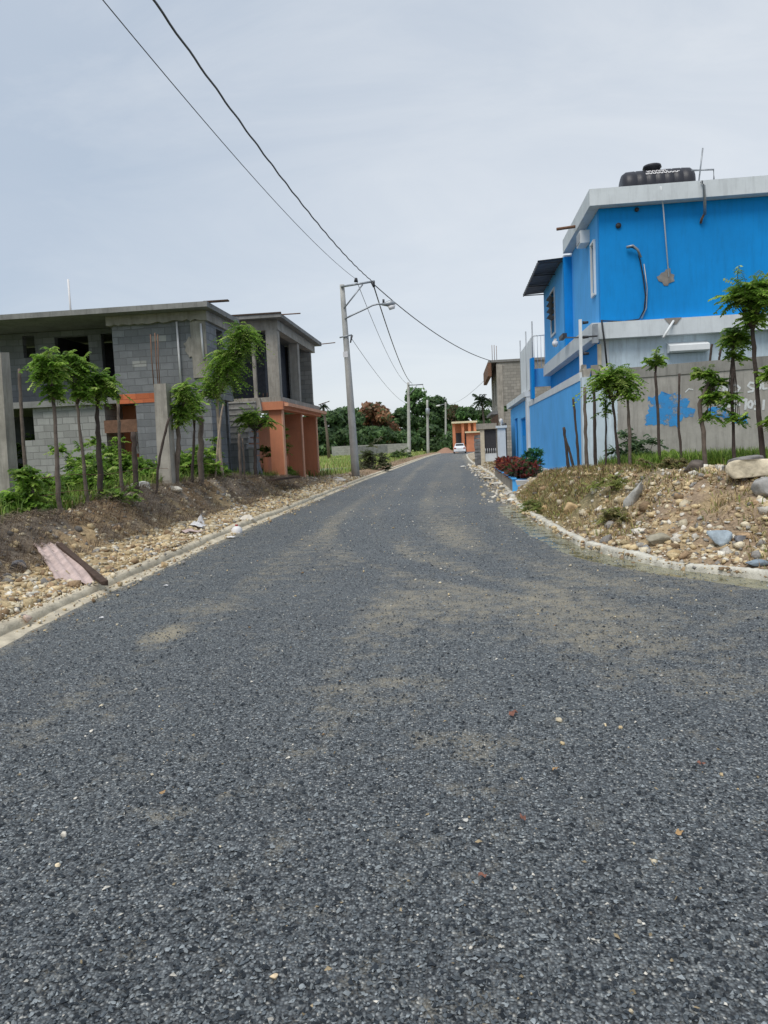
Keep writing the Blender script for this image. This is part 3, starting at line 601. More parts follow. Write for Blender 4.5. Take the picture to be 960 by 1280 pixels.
MB().box(-9.72, -8.66, 20.985, 21.02, 3.07, 3.34).build('painted_band', M['block_line'], BH, label='orange painted band between the floors')
# ground floor
MB().wall('y', -16.5, -10.30, .2, 3.1, 21.2, 21.4, holes=[(-13.3, -12.53, 2.15, 3.1), (-13.3, -12.9, 1.2, 2.15)]).build('lower_wall', M['block_light'], BH)
MB().wall('y', -9.25, -7.0, .2, 3.12, 21.0, 21.2).build('lower_wall', M['block'], BH)
MB().wall('x', 21.4, 24.0, .2, 3.1, -10.5, -10.301).build('porch_side_wall', M['block_light'], BH)
MB().wall('x', 21.2, 24.0, .2, 3.1, -9.25, -9.05).build('porch_side_wall', M['orange'], BH)
MB().box(-10.30, -9.30, 21.1, 21.3, 2.25, 2.62).build('porch_beam', M['rust'], BH)
MB().wall('y', -10.3, -9.26, .2, 3.1, 22.4, 22.55, holes=[(-9.86, -9.30, 1.65, 2.45)]).build('porch_wall', M['orange'], BH)
wn = MB(); wn.box(-9.90, -9.84, 22.30, 22.41, 1.62, 2.52); wn.box(-9.34, -9.28, 22.30, 22.41, 1.62, 2.52); wn.box(-9.84, -9.34, 22.30, 22.41, 2.46, 2.52); wn.box(-9.84, -9.34, 22.30, 22.41, 1.62, 1.68)
wn = wn.build('window', M['white_clean'], BH, label='white framed louvre window')
lv = MB()
for k in range(5): lv.box(-9.84, -9.34, 22.36, 22.42, 1.72+k*.15, 1.82+k*.15)
lv.build('louvre', M['galv'], wn)
MB().wall('x', 21.2, 22.3, .2, 3.12, -7.2, -7.002).build('side_wall', M['block'], BH)
# pipes, patches and starter bars
MB().tube([(-7.83, 20.93, 5.3), (-7.82, 20.93, 3.5)], .03, 8).build('conduit_pipe', M['plastic_white'], BH)
MB().tube([(-7.12, 20.9, 5.2), (-7.10, 20.9, 4.2)], .03, 8).build('conduit_pipe', M['plastic_white'], BH)
def patch_poly(cx, cz, rx, rz, n=26, seed=0, ir=.25):
    r_ = random.Random(seed); return [(cx+cos(2*pi*k/n)*rx*(1+r_.uniform(-ir, ir)), cz+sin(2*pi*k/n)*rz*(1+r_.uniform(-ir, ir))) for k in range(n)]
MB().prism(patch_poly(-7.45, 4.55, .22, .28, seed=1), 'y', 20.965, 21.0).build('mortar_patch', M['concrete'], BH)
for (a, z_) in ((-8.62, 4.78), (-9.25, 4.1)): MB().box(a, a+.42, 20.994, 21.0, z_, z_+.17).build('pale_block', M['block_light'], BH)
for (px, z0, z1) in ((88, 5.7, 7.2), (91, 5.7, 6.0), (150, 5.7, 5.95), (189, 5.7, 6.2)):
    q = PY(px, 385, 23.0); MB().tube([(q[0], 23.0, z0), (q[0]+.0, 23.0, z1)], .035 if px == 88 else .012, 6).build('vent_pipe' if px == 88 else 'starter_bar', M['plastic_white'] if px == 88 else M['rust'], BH)
MB().box(-6.9, -6.2, 20.6, 20.75, 5.72, 5.76).build('roof_board', M['plank'], BH)

# ================================================================== orange and grey house with the open upper floor
OH = thing('orange_house', 'unfinished two storey house with orange ground floor piers and open grey upper floor', 'house', (-8, 30, .4))
MB().prism([(26.0, 6.16), (26.0, 6.28), (33.8, 6.30), (33.8, 6.14)], 'x', -9.6, -5.95).build('roof_slab', M['slab'], OH)
b = MB(); b.box(-9.4, -6.2, 26.45, 26.75, 5.80, 6.158, .0); b.build('front_beam', M['concrete'], OH)
b = MB(); b.box(-6.52, -6.2, 26.752, 33.4, 5.80, 6.138); b.build('side_beam', M['concrete'], OH)
MB().box(-6.66, -6.24, 26.42, 26.82, 3.44, 5.80, .012).build('column', M['concrete'], OH)
MB().box(-6.62, -6.28, 30.0, 30.34, 3.44, 5.80, .012).build('column', M['concrete'], OH)
MB().box(-7.22, -7.1, 26.5, 26.62, 3.44, 5.80, .006).build('column', M['concrete'], OH)
MB().wall('y', -7.3, -6.3, 3.44, 6.1, 32.8, 33.0).build('end_wall', M['block_tan'], OH)
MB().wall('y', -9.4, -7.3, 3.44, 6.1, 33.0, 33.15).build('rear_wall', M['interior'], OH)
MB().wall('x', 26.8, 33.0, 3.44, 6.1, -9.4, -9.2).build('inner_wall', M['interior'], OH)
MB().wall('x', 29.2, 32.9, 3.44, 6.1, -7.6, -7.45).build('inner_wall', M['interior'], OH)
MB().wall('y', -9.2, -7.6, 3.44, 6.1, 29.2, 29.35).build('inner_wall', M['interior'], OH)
MB().box(-9.4, -6.2, 26.4, 33.9, 3.27, 3.44, .01).build('floor_slab', M['concrete'], OH)
MB().box(-7.15, -6.15, 26.36, 26.5, 2.98, 3.27).build('lintel', M['orange'], OH)
MB().box(-6.55, -6.15, 26.5, 33.9, 2.98, 3.27).build('lintel', M['orange'], OH)
MB().box(-6.15, -5.98, 26.5, 34.4, 3.10, 3.22).build('ledge', M['orange_pale'], OH)
for (xa, xb, ya) in ((-6.72, -6.26, 26.5), (-7.0, -6.35, 30.2), (-7.0, -6.35, 33.4)):
    MB().wall('y', xa, xb, .2, 2.98, ya, ya+.22).build('pier', M['orange'], OH)
    MB().box(xb, xb+.05, ya-.02, ya+.24, .2, 2.975).build('lit_pier_edge', M['orange_pale'], OH)  # bright street side of the pier, its light painted in paler orange
MB().wall('x', 27, 35, .2, 2.98, -8.6, -8.4).build('inner_wall', M['orange'], OH)
MB().wall('y', -7.05, -6.9, .2, 1.3, 26.6, 30).build('low_wall', M['orange'], OH)
# stair and its stepped block wall
st = MB(); tr_ = MB(); ns = 13
for k in range(ns):
    y0 = 23.65+k*.21; z1_ = .55+(k+1)*.212
    st.box(-8.4, -7.1, y0, 26.38, z1_-.212 if k else .2, z1_-.045, .008); tr_.box(-8.42, -7.08, y0-.03, y0+.24, z1_-.044, z1_, .006)
st = st.build('stair', M['slab'], OH); tr_.build('treads', M['block_light'], st)
b = MB(); b.prism([(-8.4, .2), (-6.47, .2), (-6.47, 1.62), (-6.85, 1.62), (-6.85, 1.82), (-7.28, 1.82), (-7.28, 2.05), (-7.7, 2.05), (-7.7, 1.6), (-8.4, 1.6)], 'y', 23.3, 23.5)
b.build('stair_wall', M['block'], OH)
MB().box(-6.62, -6.44, 23.26, 23.52, .2, 1.66, .01).build('stair_wall_end', M['block_light'], OH)
MB().prism([(23.53, .3), (23.53, 1.45), (23.7, 1.5), (25.0, .35), (25.0, .2)], 'x', -6.60, -6.52).build('ramp_slab', M['concrete_dark'], OH)
MB().prism([(-7.3, 3.42), (-6.95, 3.42), (-6.9, 3.0), (-7.02, 2.7), (-7.15, 3.0)], 'y', 26.2, 26.36).build('broken_concrete', M['concrete'], OH)
for (p0, p1) in (((-6.0, 26.1, 6.25), (-5.3, 26.2, 6.27)), ((-6.0, 33.6, 6.2), (-5.3, 33.7, 6.25)), ((-6.2, 33.6, 3.5), (-5.7, 33.7, 3.65)), ((-6.3, 33, 3.44), (-6.4, 33, 4.3))):
    MB().tube([p0, p1], .022, 6).build('starter_bar', M['rust'], OH)
for k in range(5):
    MB().tube([(-7.0+k*.15, 26.9, 3.44), (-7.0+k*.15+.02, 26.9, 3.44+random.uniform(.1, .3))], .01, 5).build('starter_bar', M['rust'], OH)
MB().box(-8.9, -5.95, 25.97, 26.04, 6.285, 6.33).build('roof_board', M['plank'], OH)

# ================================================================== blue house (right)
BL = thing('blue_house', 'bright blue two storey house with white roof band and balcony slab edge', 'house', (8, 22, .45))
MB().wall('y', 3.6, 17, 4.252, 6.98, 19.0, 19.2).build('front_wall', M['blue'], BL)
MB().wall('x', 19.2, 23.3, 4.252, 6.98, 3.6, 3.8, holes=[(19.55, 19.95, 5.1, 6.35)]).build('side_wall', M['blue_lit'], BL)
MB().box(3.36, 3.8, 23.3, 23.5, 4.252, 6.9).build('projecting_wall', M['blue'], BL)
MB().wall('x', 23.5, 28.5, 4.252, 6.9, 3.36, 3.56, holes=[(25.4, 26.4, 5.0, 6.4)]).build('side_wall', M['blue_lit'], BL)
MB().box(3.36, 3.8, 23.3, 28.6, 6.9, 6.95).build('bay_roof', M['white'], BL)
MB().wall('y', 3.57, 17, 4.252, 6.9, 28.4, 28.6).build('rear_wall', M['blue'], BL)
MB().prism([(3.34, 18.72), (17.1, 18.72), (17.1, 28.4), (3.82, 28.4), (3.82, 23.25), (3.34, 23.25)], 'z', 6.985, 7.37).build('roof_slab', M['white'], BL)
MB().prism([(3.34, 18.78), (17.1, 18.78), (17.1, 29), (3.34, 29)], 'z', 3.86, 4.248).build('balcony_slab', M['white'], BL)
MB().wall('y', 3.6, 17, .2, 3.86, 19.02, 19.22).build('lower_front_wall', M['white_stain'], BL)
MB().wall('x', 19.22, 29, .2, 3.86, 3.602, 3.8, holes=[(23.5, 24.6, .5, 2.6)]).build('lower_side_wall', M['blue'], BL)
MB().box(3.585, 3.78, 18.99, 19.02, .2, 3.86).build('corner_strip', M['white'], BL)
# windows on the street face
w1 = MB(); w1.wall('x', 19.5, 20.0, 5.05, 6.40, 3.55, 3.6, holes=[(19.56, 19.94, 5.11, 6.34)]); w1 = w1.build('window', M['white_clean'], BL)
MB().box(3.66, 3.68, 19.55, 19.95, 5.1, 6.35).build('pane', M['glass'], w1)
w2 = MB(); w2.wall('x', 25.35, 26.45, 4.95, 6.45, 3.32, 3.36, holes=[(25.42, 26.38, 5.02, 6.38)]); w2 = w2.build('window', M['white'], BL)
MB().box(3.44, 3.46, 25.4, 26.4, 5.0, 6.4).build('pane', M['glass'], w2)
sh = MB()
for k in range(4): sh.add([(3.38, 25.45, 6.1-k*.2), (3.38, 26.35, 6.1-k*.2), (3.18, 26.35, 6.2-k*.2), (3.18, 25.45, 6.2-k*.2)], [(0, 1, 2, 3)])
sh.build('open_louvre', M['dark_metal'], w2)
# roof hood over the window: sheet iron on a slope
aw = MB(); nn_ = 50
for i in range(nn_+1):
    y_ = 23.4+5.2*i/nn_; dz = .022*sin(i*pi/1.6); aw.v += [(3.38, y_, 6.90+dz), (2.62, y_, 6.86+dz), (3.38, y_, 6.912+dz), (2.62, y_, 6.872+dz)]
for i in range(nn_):
    a = i*4; aw.f += [(a, a+4, a+5, a+1), (a+2, a+3, a+7, a+6), (a+1, a+5, a+7, a+3)]; aw.sm += [False]*3
aw.build('awning', M['awning'], BL)
br_ = MB()
for y_ in (23.5, 25.2, 26.9, 28.5): br_.box(2.64, 3.36, y_, y_+.04, 6.80, 6.83)
br_.box(2.62, 2.65, 23.4, 28.6, 6.79, 6.83)
br_.build('awning_rail', M['dark_metal'], BL)
# wall fixtures on the front
def fx(px, py, Yv): return PY(px, py, Yv)
for (px, py) in ((773, 282), (796, 262)): q = fx(px, py, 18.98); MB().tube([(q[0], 18.96, q[2]), (q[0], 19.0, q[2])], .065 if px == 773 else .05, 12).build('wall_hole_collar', M['dark_metal'], BL)
q = [fx(783, 310, 18.95), fx(790, 309, 18.93), fx(797, 313, 18.93), fx(800, 325, 18.95), fx(804, 345, 18.96), fx(807, 370, 18.96), (fx(805, 388, 18.96)), fx(799, 399, 18.96), fx(780, 402, 18.96), fx(752, 401, 18.96)]
MB().tube(q, .016, 6).build('cable', M['black'], BL)
q = [fx(783, 309, 18.9), fx(791, 307, 18.88), fx(797, 312, 18.9), fx(801, 322, 18.93)]; MB().tube(q, .03, 8).build('conduit_elbow', M['galv'], BL)
MB().tube([fx(805, 330, 18.95), fx(809, 360, 18.95), fx(808, 385, 18.95), fx(802, 398, 18.95)], .014, 6).build('cable', M['galv'], BL)
MB().tube([fx(826, 233, 18.70), fx(829, 260, 18.9), fx(836, 346, 18.93)], .015, 8).build('drain_pipe', M['white_clean'], BL)
q = fx(832, 347, 19); MB().prism([(q[0]+a+random.uniform(-.015, .015), q[2]+c_+random.uniform(-.015, .015)) for a, c_ in ((-.22, .02), (-.15, .06), (-.1, .12), (-.02, .13), (.02, .2), (.1, .22), (.13, .1), (.2, .06), (.17, -.04), (.19, -.09), (.08, -.13), (.05, -.2), (-.04, -.18), (-.08, -.11), (-.17, -.08))], 'y', 18.986, 19.0).build('mortar_patch', M['patch'], BL)
q = fx(841, 400, 18.78); MB().prism([(q[0]-.2, q[2]+.05), (q[0]+.2, q[2]+.05), (q[0]+.08, q[2]-.1), (q[0]-.06, q[2]-.12)], 'y', 18.765, 18.78).build('mortar_patch', M['patch'], BL)
MB().tube([fx(842, 401, 18.76), fx(829, 422, 18.55)], .028, 8).build('spout_pipe', M['white_clean'], BL)
MB().tube([fx(877, 227, 18.68), fx(880, 232, 18.6), fx(881, 255, 18.66), fx(881, 268, 18.9)], .035, 8).build('overflow_pipe', M['galv'], BL)
MB().tube([fx(881, 266, 18.9), fx(877, 274, 18.92), fx(876, 279, 18.97)], .03, 8).build('pipe_elbow', M['rust'], BL)
MB().tube([(3.4, 20.9, 7.12), (2.85, 20.9, 7.08)], .04, 8).build('spout_pipe', M['rust'], BL)
# electrical cabinet-like canopy over a blocked opening on the lower wall
cn = MB(); a0 = fx(835, 430, 18.9)[0]; a1 = fx(885, 430, 18.9)[0]
cn.prism([(18.82, 3.44), (18.76, 3.47), (18.76, 3.60), (19.02, 3.70), (19.02, 3.44)], 'x', a0, a1); cn.build('window_hood', M['white_clean'], BL)
MB().box(a0+.08, a1-.12, 18.99, 19.02, 2.6, 3.42).build('blocked_window', M['white_stain'], BL)
# corner service pole, meters and cables where the slab meets the garden wall
MB().tube([fx(752, 400, 18.7), fx(756, 430, 18.7), fx(759, 460, 18.72)], .022, 6).build('service_cable', M['black'], BL)
MB().box(3.34, 3.46, 18.6, 18.78, 3.75, 4.2, .006).build('meter_box', M['galv'], BL)
MB().box(3.5, 3.58, 18.9, 18.99, 2.9, 3.75, .004).build('conduit', M['beige'], BL)

# security lamp on its long bar, and white mast
SL = thing('security_lamp', 'small lamp on a long black bar sticking out from the blue house corner', 'lamp', (3.3, 18.7, 4.0))
MB().tube([PXX(746, 420, 3.2), PXX(720, 422, 3.2), PXX(706, 422, 3.2)], .022, 6).build('arm', M['dark_metal'], SL)
q = PXX(703, 422, 3.2); MB().box(q[0]-.06, q[0]+.06, q[1]-.5, q[1]+.3, q[2]-.05, q[2]+.06).build('ballast', M['dark_metal'], SL)
q = PXX(694, 427, 3.2); MB().tube([q+[0, .2, .06], q+[0, 0, .05], q, q-[0, 0, .09], q-[0, 0, .16]], [.03, .05, .09, .1, .05], 12).build('lamp_globe', M['plastic_white'], SL)
WM = thing('insulator_mast', 'short white vertical mast with black insulators standing on blue garden wall', 'mast', (3.1, 19.0, 3.0))
MB().box(3.07, 3.14, 18.96, 19.03, 3.0, 4.38).build('post', M['white_clean'], WM)
for z_ in (3.55, 3.95, 4.3): MB().tube([(3.16, 19.0, z_), (3.3, 18.98, z_)], [.04, .03], 8).build('insulator', M['dark_metal'], WM)

# AC unit under the roof corner
AC = thing('air_conditioner', 'white air conditioner box hanging high on blue house street face', 'air conditioner', (3.4, 20.4, 6.3))
MB().box(3.36, 3.6, 20.25, 20.85, 6.52, 6.84, .004).build('casing', M['white_clean'], AC)
MB().box(3.345, 3.36, 20.32, 20.78, 6.56, 6.80).build('grille', M['galv'], AC)

# water tank
TK = thing('water_tank', 'black horizontal water tank with ribs lying on the blue house roof', 'water tank', (5.2, 20.4, 7.37))
cx0, cx1, cyk, czk, R_ = 4.42, 6.22, 20.4, 7.80, .43
prof = [(cx0, .26), (cx0+.03, .36), (cx0+.12, .42)]
for k in range(1, 7): a = cx0+.12+k*.225; prof += [(a-.03, R_), (a-.02, R_-.012), (a+.02, R_-.012), (a+.03, R_)]
prof += [(cx1-.12, .42), (cx1-.03, .36), (cx1, .26)]
MB().tube([(p[0], cyk, czk) for p in prof], [p[1] for p in prof], 28).build('body', M['tank'], TK)
MB().tube([(5.22, cyk, 8.15), (5.22, cyk, 8.28), (5.22, cyk, 8.29), (5.22, cyk, 8.35)], [.2, .2, .235, .22], 20).build('lid', M['tank'], TK)
MB().box(4.62, 4.74, cyk-.36, cyk+.36, 7.37, 7.52).build('foot', M['tank'], TK); MB().box(5.9, 6.02, cyk-.36, cyk+.36, 7.37, 7.52).build('foot', M['tank'], TK)
b = MB(); r_ = random.Random(4)
def on_tank(x_, th, h=.006): return (x_, cyk-(R_+h)*sin(th), czk+(R_+h)*cos(th))
for (x0_, x1_, th0, th1) in ((5.02, 5.5, .62, .80), (4.98, 5.78, .88, 1.0)):
    b = MB(); x_ = x0_; w_ = .045; hi = False
    while x_ < x1_:                                        # one continuous squiggle, too faded to read
        a0_, a1_ = (th0, th0+.05) if hi else (th1-.05, th1)
        m0 = th1 if hi else th0
        b.add([on_tank(x_, th0), on_tank(x_+.016, th0), on_tank(x_+.016, th1), on_tank(x_, th1)], [(0, 1, 2, 3)])
        b.add([on_tank(x_+.016, a0_), on_tank(x_+w_+.016, a0_), on_tank(x_+w_+.016, a1_), on_tank(x_+.016, a1_)], [(0, 1, 2, 3)]); x_ += w_; hi = not hi
    b.build('faded_lettering', M['plastic_white'], TK)
# frame and antenna rod on the roof
RR = thing('roof_rail', 'thin bent grey pipe frame beside tank on the blue house roof', 'pipe frame', (6.4, 19.6, 7.37))
MB().tube([PY(864, 213, 19.8), PY(892, 212, 19.6), PY(892.5, 226, 19.5)], .022, 6).build('pipe', M['galv'], RR)
setp(MB().tube([PY(873, 226, 19.4)-[0, 0, .1], PY(878.5, 185, 19.4)], .018, 6).build('antenna_rod', M['galv'], origin=(6, 19.4, 7.37)), 'single leaning metal rod sticking up from the blue house roof', 'rod')

# ------------------------------------------------------------------ garden walls
GW = thing('blue_garden_wall', 'tall blue garden wall with white sloping coping along the street', 'wall', (3.0, 25, .4))
MB().box(3.0, 3.2, 18.5, 31.2, .2, 2.86).build('wall', M['blue_lit'], GW)
MB().box(2.985, 3.215, 18.52, 31.3, 2.862, 3.06, .004).build('coping', M['white'], GW)
MB().box(2.99, 3.56, 18.28, 18.498, .2, 2.93, .01).build('end_wall', M['white_stain'], GW, label='white painted end facing the road')
b = MB()
for (x_, y_, z_, a, h_) in ((3.04, 18.34, 2.94, .17, .19), (3.24, 18.33, 2.94, .19, .26), (3.42, 18.36, 2.94, .14, .17), (3.08, 18.9, 3.06, .16, .2)): b.box(x_, x_+a, y_, y_+.15, z_, z_+h_, .03)
b.build('broken_block', M['concrete'], GW)
MB().box(2.93, 3.0, 18.6, 31.0, .3, .5).build('plinth', M['paving'], GW)
FW = thing('blue_gate_wall', 'far blue boundary wall with closed blue door and white pillar', 'wall', (3, 36, .4))
MB().wall('x', 31.9, 42, .2, 3.2, 3.0, 3.2, holes=[(33.2, 35.6, .2, 2.5), (37.5, 39.2, .4, 2.6)]).build('wall', M['blue_lit'], FW)
MB().box(3.06, 3.1, 33.2, 35.6, .3, 2.5).build('door', M['blue'], FW); MB().box(3.08, 3.12, 37.5, 39.2, .4, 2.6).build('door', M['blue'], FW)
MB().box(2.9, 3.15, 31.3, 31.88, .2, 3.25, .01).build('pillar', M['white'], FW)
MB().box(2.82, 3.22, 31.3, 42.2, 3.255, 3.5, .02).build('coping', M['white'], FW)
b = MB()
for k in range(7): b.box(3.04, 3.06, 33.3+k*.33, 33.33+k*.33, 1.7, 2.45)
b.build('door_grille', M['blue'], FW)

# grey garden wall with paint patches and hand lettering
A0 = np.array([3.56, 18.3]); A1 = np.array([8.6, 16.25]); dA = (A1-A0)/np.linalg.norm(A1-A0); nA = np.array([dA[1], -dA[0]])
if nA[1] > 0: nA = -nA
LA = np.linalg.norm(A1-A0)
def wp(s_, z_, off=0.): return (A0[0]+dA[0]*s_+nA[0]*off, A0[1]+dA[1]*s_+nA[1]*off, z_)
def wallbox(mb, s0, s1, z0, z1, o0, o1):
    vs = [wp(s0, z0, o0), wp(s1, z0, o0), wp(s1, z0, o1), wp(s0, z0, o1), wp(s0, z1, o0), wp(s1, z1, o0), wp(s1, z1, o1), wp(s0, z1, o1)]
    return mb.add(vs, [(0, 3, 2, 1), (4, 5, 6, 7), (0, 1, 5, 4), (1, 2, 6, 5), (2, 3, 7, 6), (3, 0, 4, 7)])
def hit_wall(px, py, off=0.):
    d = ray(px, py); p0 = A0+nA*off; t_ = ((p0-EYE[:2]) @ nA)/(d[:2] @ nA); p = EYE+d*t_; return (p[:2]-A0) @ dA, p[2]
YW = thing('grey_garden_wall', 'grey rendered garden wall with blue paint patches and white hand lettering', 'wall', (6, 17.2, .7))
wallbox(MB(), 0, LA, .2, 2.82, 0, -.18).build('wall', M['fence'], YW)
wallbox(MB(), 0, LA, 2.822, 3.07, .02, -.2).build('coping', M['fence_cap'], YW)
def blot(pts, name='paint_patch', mat='smear', off=.004, jit=.045, seed=0):
    r_ = random.Random(seed); q = [hit_wall(*p, off) for p in pts]; out = []
    for i in range(len(q)):
        a = np.array(q[i]); c_ = np.array(q[(i+1) % len(q)]); n_ = max(2, int(np.linalg.norm(c_-a)/.04))
        for k in range(n_): out.append(tuple(a+(c_-a)*k/n_+[r_.uniform(-jit, jit), r_.uniform(-jit, jit)]))
    n_ = len(out); vs = [wp(s_, z_, off) for s_, z_ in out]+[wp(s_, z_, 0) for s_, z_ in out]
    return MB().add(vs, [tuple(range(n_))]+[(i, (i+1) % n_, n_+(i+1) % n_, n_+i) for i in range(n_)]).build(name, M[mat], YW)
blot([(757, 479), (771, 478), (772, 520), (771, 560), (773, 592), (757, 592)], 'white_paint', 'white_stain', .003, .006, 4)
blot([(812, 497), (823, 494), (824, 490), (836, 493), (848, 489), (850, 499), (860, 498), (861, 508), (870, 513), (866, 520), (857, 521), (849, 526), (848, 534), (836, 533), (826, 529), (810, 533), (806, 524), (812, 512)], seed=1)
blot([(884, 512), (892, 508), (903, 510), (913, 516), (934, 519), (932, 530), (920, 531), (912, 526), (900, 522), (890, 521)], seed=2)
def strokes(lines, rad=.8, name='lettering'):
    b = MB()
    for ln in lines:
        q = [hit_wall(px, py, .006) for px, py in ln]
        P3 = []
        for i in range(len(q)-1):
            a, c_ = np.array(q[i]), np.array(q[i+1]); d = c_-a; d = d/(np.linalg.norm(d)+1e-9); n_ = np.array([-d[1], d[0]])*.027*rad; a = a-d*.008; c_ = c_+d*.008
            h = .007+.0004*(len(b.v) % 7)
            b.add([wp(*(a-n_), h), wp(*(c_-n_), h), wp(*(c_+n_), h), wp(*(a+n_), h)], [(0, 1, 2, 3)])
    return b.build(name, M['chalk'], YW)
strokes([[(892, 492), (894, 483), (899, 488), (900, 482)],                                  # N (upper part behind leaves)
         [(904, 483), (904.5, 489), (905, 483)], [(905, 482.5), (909, 488.5), (910, 482)],
         [(915, 481), (915, 490)], [(914, 481.5), (920, 481), (925, 485), (921, 490), (914, 491)],  # D
         [(942, 479), (938, 478), (935, 482), (939, 485), (942, 486), (941, 489), (935, 490)],     # S
         [(946, 482), (949, 479), (951.5, 482), (950, 486), (946.5, 486), (946, 482)],             # O
         [(954, 479), (954, 486), (959, 485.5)]])                                                 # L
strokes([[(903, 501), (906, 500), (907, 503), (903, 509), (908, 509)], [(910, 503), (912, 502), (913, 506), (911, 509), (909, 507), (910, 503)],
         [(920, 501), (916, 502), (916, 505), (919, 506), (918.5, 510), (916, 510)], [(921.5, 506.5), (925, 506)],
         [(928, 501), (933, 499), (931.5, 512)], [(936, 503), (939, 501), (941, 505), (939, 510), (936, 509), (935, 506), (936, 503)],
         [(949, 500), (944.5, 501), (944.5, 505), (947.5, 507), (947, 511.5), (943, 511.5)], [(955, 500), (954, 512)]], .9)
strokes([[(857, 490), (861, 486), (866, 487)]], .4)

# ------------------------------------------------------------------ planter with red shrub and platform
setp(MB().box(1.95, 2.93, 20.6, 31, .1, .44, .01).build('pavement', M['paving'], origin=(2.4, 26, .1)), kind='structure')
PL_ = thing('street_planter', 'long low planter with blue end and pale coping beside the road', 'planter', (1.8, 26, .05))
MB().box(1.50, 1.58, 21.2, 31, -.02, .42).build('side_wall', M['concrete'], PL_)
MB().box(1.50, 2.12, 21.1, 21.198, -.02, .42).build('end_wall', M['blue_lit'], PL_)
MB().box(1.47, 1.61, 21.06, 31, .422, .46, .004).build('coping', M['blue_lit'], PL_)
MB().box(1.58, 2.1, 21.2, 31, .1, .36).build('soil', M['plank'], PL_)
MB().box(1.55, 3.0, 20.3, 20.5, .30, .42, .02).build('kerb_slab', M['paving'], PL_)

# ------------------------------------------------------------------ grey unfinished building, gate pillars, orange house, car
GB = thing('unfinished_building', 'narrow two storey unpainted block building behind the blue wall', 'building', (5, 54, .2))
MB().wall('y', 2.85, 7.5, .2, 6.85, 52, 52.2, holes=[(3.0, 3.5, 3.5, 3.9)]).build('front_wall', M['block_tan'], GB)
MB().wall('x', 52.2, 60, .2, 6.85, 2.85, 3.05, holes=[(53.5, 54.8, 4, 6), (56.5, 58, 4, 6), (54, 56, .2, 2.6)]).build('side_wall', M['block_tan'], GB)
MB().box(2.84, 3.25, 51.95, 52.0, .2, 6.7, .02).build('corner_column', M['concrete'], GB)
MB().box(2.3, 7.6, 51.9, 60.2, 6.86, 7.02, .01).build('roof_slab', M['slab'], GB)
MB().box(2.25, 2.5, 51.9, 60.2, 5.95, 6.858, .01).build('parapet', M['rust'], GB, label='brown roof edge panel')
MB().box(2.4, 2.84, 51.9, 60, 3.35, 3.55, .01).build('balcony_slab', M['concrete_dark'], GB)
MB().prism([(2.3, 3.0), (2.84, 3.35), (2.84, 2.2), (2.6, 2.3)], 'y', 51.8, 52.4).build('door_canopy', M['plank'], GB)
for x_ in (2.6, 2.9, 2.75): MB().tube([(x_, 52.3, 7.02), (x_, 52.3, 7.02+random.uniform(.5, 1.2))], .02, 5).build('starter_bar', M['rust'], GB)
TP = thing('terrace_screen', 'white corrugated screen with thin railing on a first floor terrace behind blue house', 'screen', (3.05, 32, 3.5))
nn_ = 60; b = MB()
for i in range(nn_+1):
    y_ = 29.4+5.4*i/nn_; dx = .02*sin(i*1.9); b.v += [(3.0+dx, y_, 3.52), (3.0+dx, y_, 5.45)]
for i in range(nn_): b.f.append((2*i, 2*i+2, 2*i+3, 2*i+1)); b.sm.append(False)
b.build('panel', M['white'], TP)
for y_ in (29.4, 32.0, 34.8): MB().tube([(3.0, y_, 3.5), (3.0, y_, 6.0)], .025, 6).build('post', M['galv'], TP)
b = MB()
for k in range(6): b.tube([(3.05+k*.13, 29.35, 4.25), (3.05+k*.13, 29.35, 5.42)], .012, 5)
b.tube([(3.0, 29.35, 5.44), (3.75, 29.35, 5.46)], .022, 6); b.build('railing', M['white_clean'], TP)
MB().box(3.0, 4.6, 29.3, 29.5, 3.52, 4.2).build('low_wall', M['blue_lit'], TP); MB().box(2.9, 3.02, 29.1, 29.6, 3.07, 4.6, .02).build('block_pier', M['blue'], TP)

GP = thing('gate_portal', 'beige pillar and grey lintel gateway beside the road bend', 'gateway', (1.7, 45, .1))
MB().box(1.38, 1.62, 44.8, 45.05, .05, 2.25, .01).build('pillar', M['beige'], GP); MB().box(1.15, 2.35, 44.7, 45.1, 2.25, 2.58, .01).build('lintel', M['concrete'], GP)
MB().box(1.62, 2.3, 44.85, 44.95, .05, .8, .01).build('low_wall', M['white'], GP); MB().box(1.62, 2.3, 44.9, 44.92, .8, 2.24).build('gate_leaf', M['dark_metal'], GP)
b = MB()
for k in range(6): b.tube([(1.66+k*.12, 44.8, .8), (1.66+k*.12, 44.8, 1.1)], .012, 4)
b.build('railing', M['white_clean'], GP)
SP = thing('stone_pillar', 'dark rough stone pillar standing before the gateway', 'pillar', (1.1, 46.2, .1)); 
b = MB()
for k in range(9): b.box(1.06-.0, 1.42, 46.5, 46.9, .05+k*.21, .25+k*.21, .03)
b.build('stones', M['concrete_dark'], SP)
WP = thing('white_pillar', 'white square gate pillar with a cap and small globe', 'pillar', (2.2, 38, .1))
MB().box(2.03, 2.42, 37.8, 38.2, .05, 2.15, .008).build('shaft', M['white'], WP); MB().box(1.96, 2.49, 37.73, 38.27, 2.152, 2.27, .004).build('cap', M['white'], WP)
MB().tube([(2.22, 38, 2.27), (2.22, 38, 2.4), (2.22, 38, 2.45), (2.22, 38, 2.55), (2.22, 38, 2.62)], [.03, .03, .08, .1, .04], 10).build('globe_lamp', M['plastic_white'], WP)
DG = thing('dark_gate', 'dark sheet metal gate between white pillar and gateway', 'gate', (1.95, 41, .1))
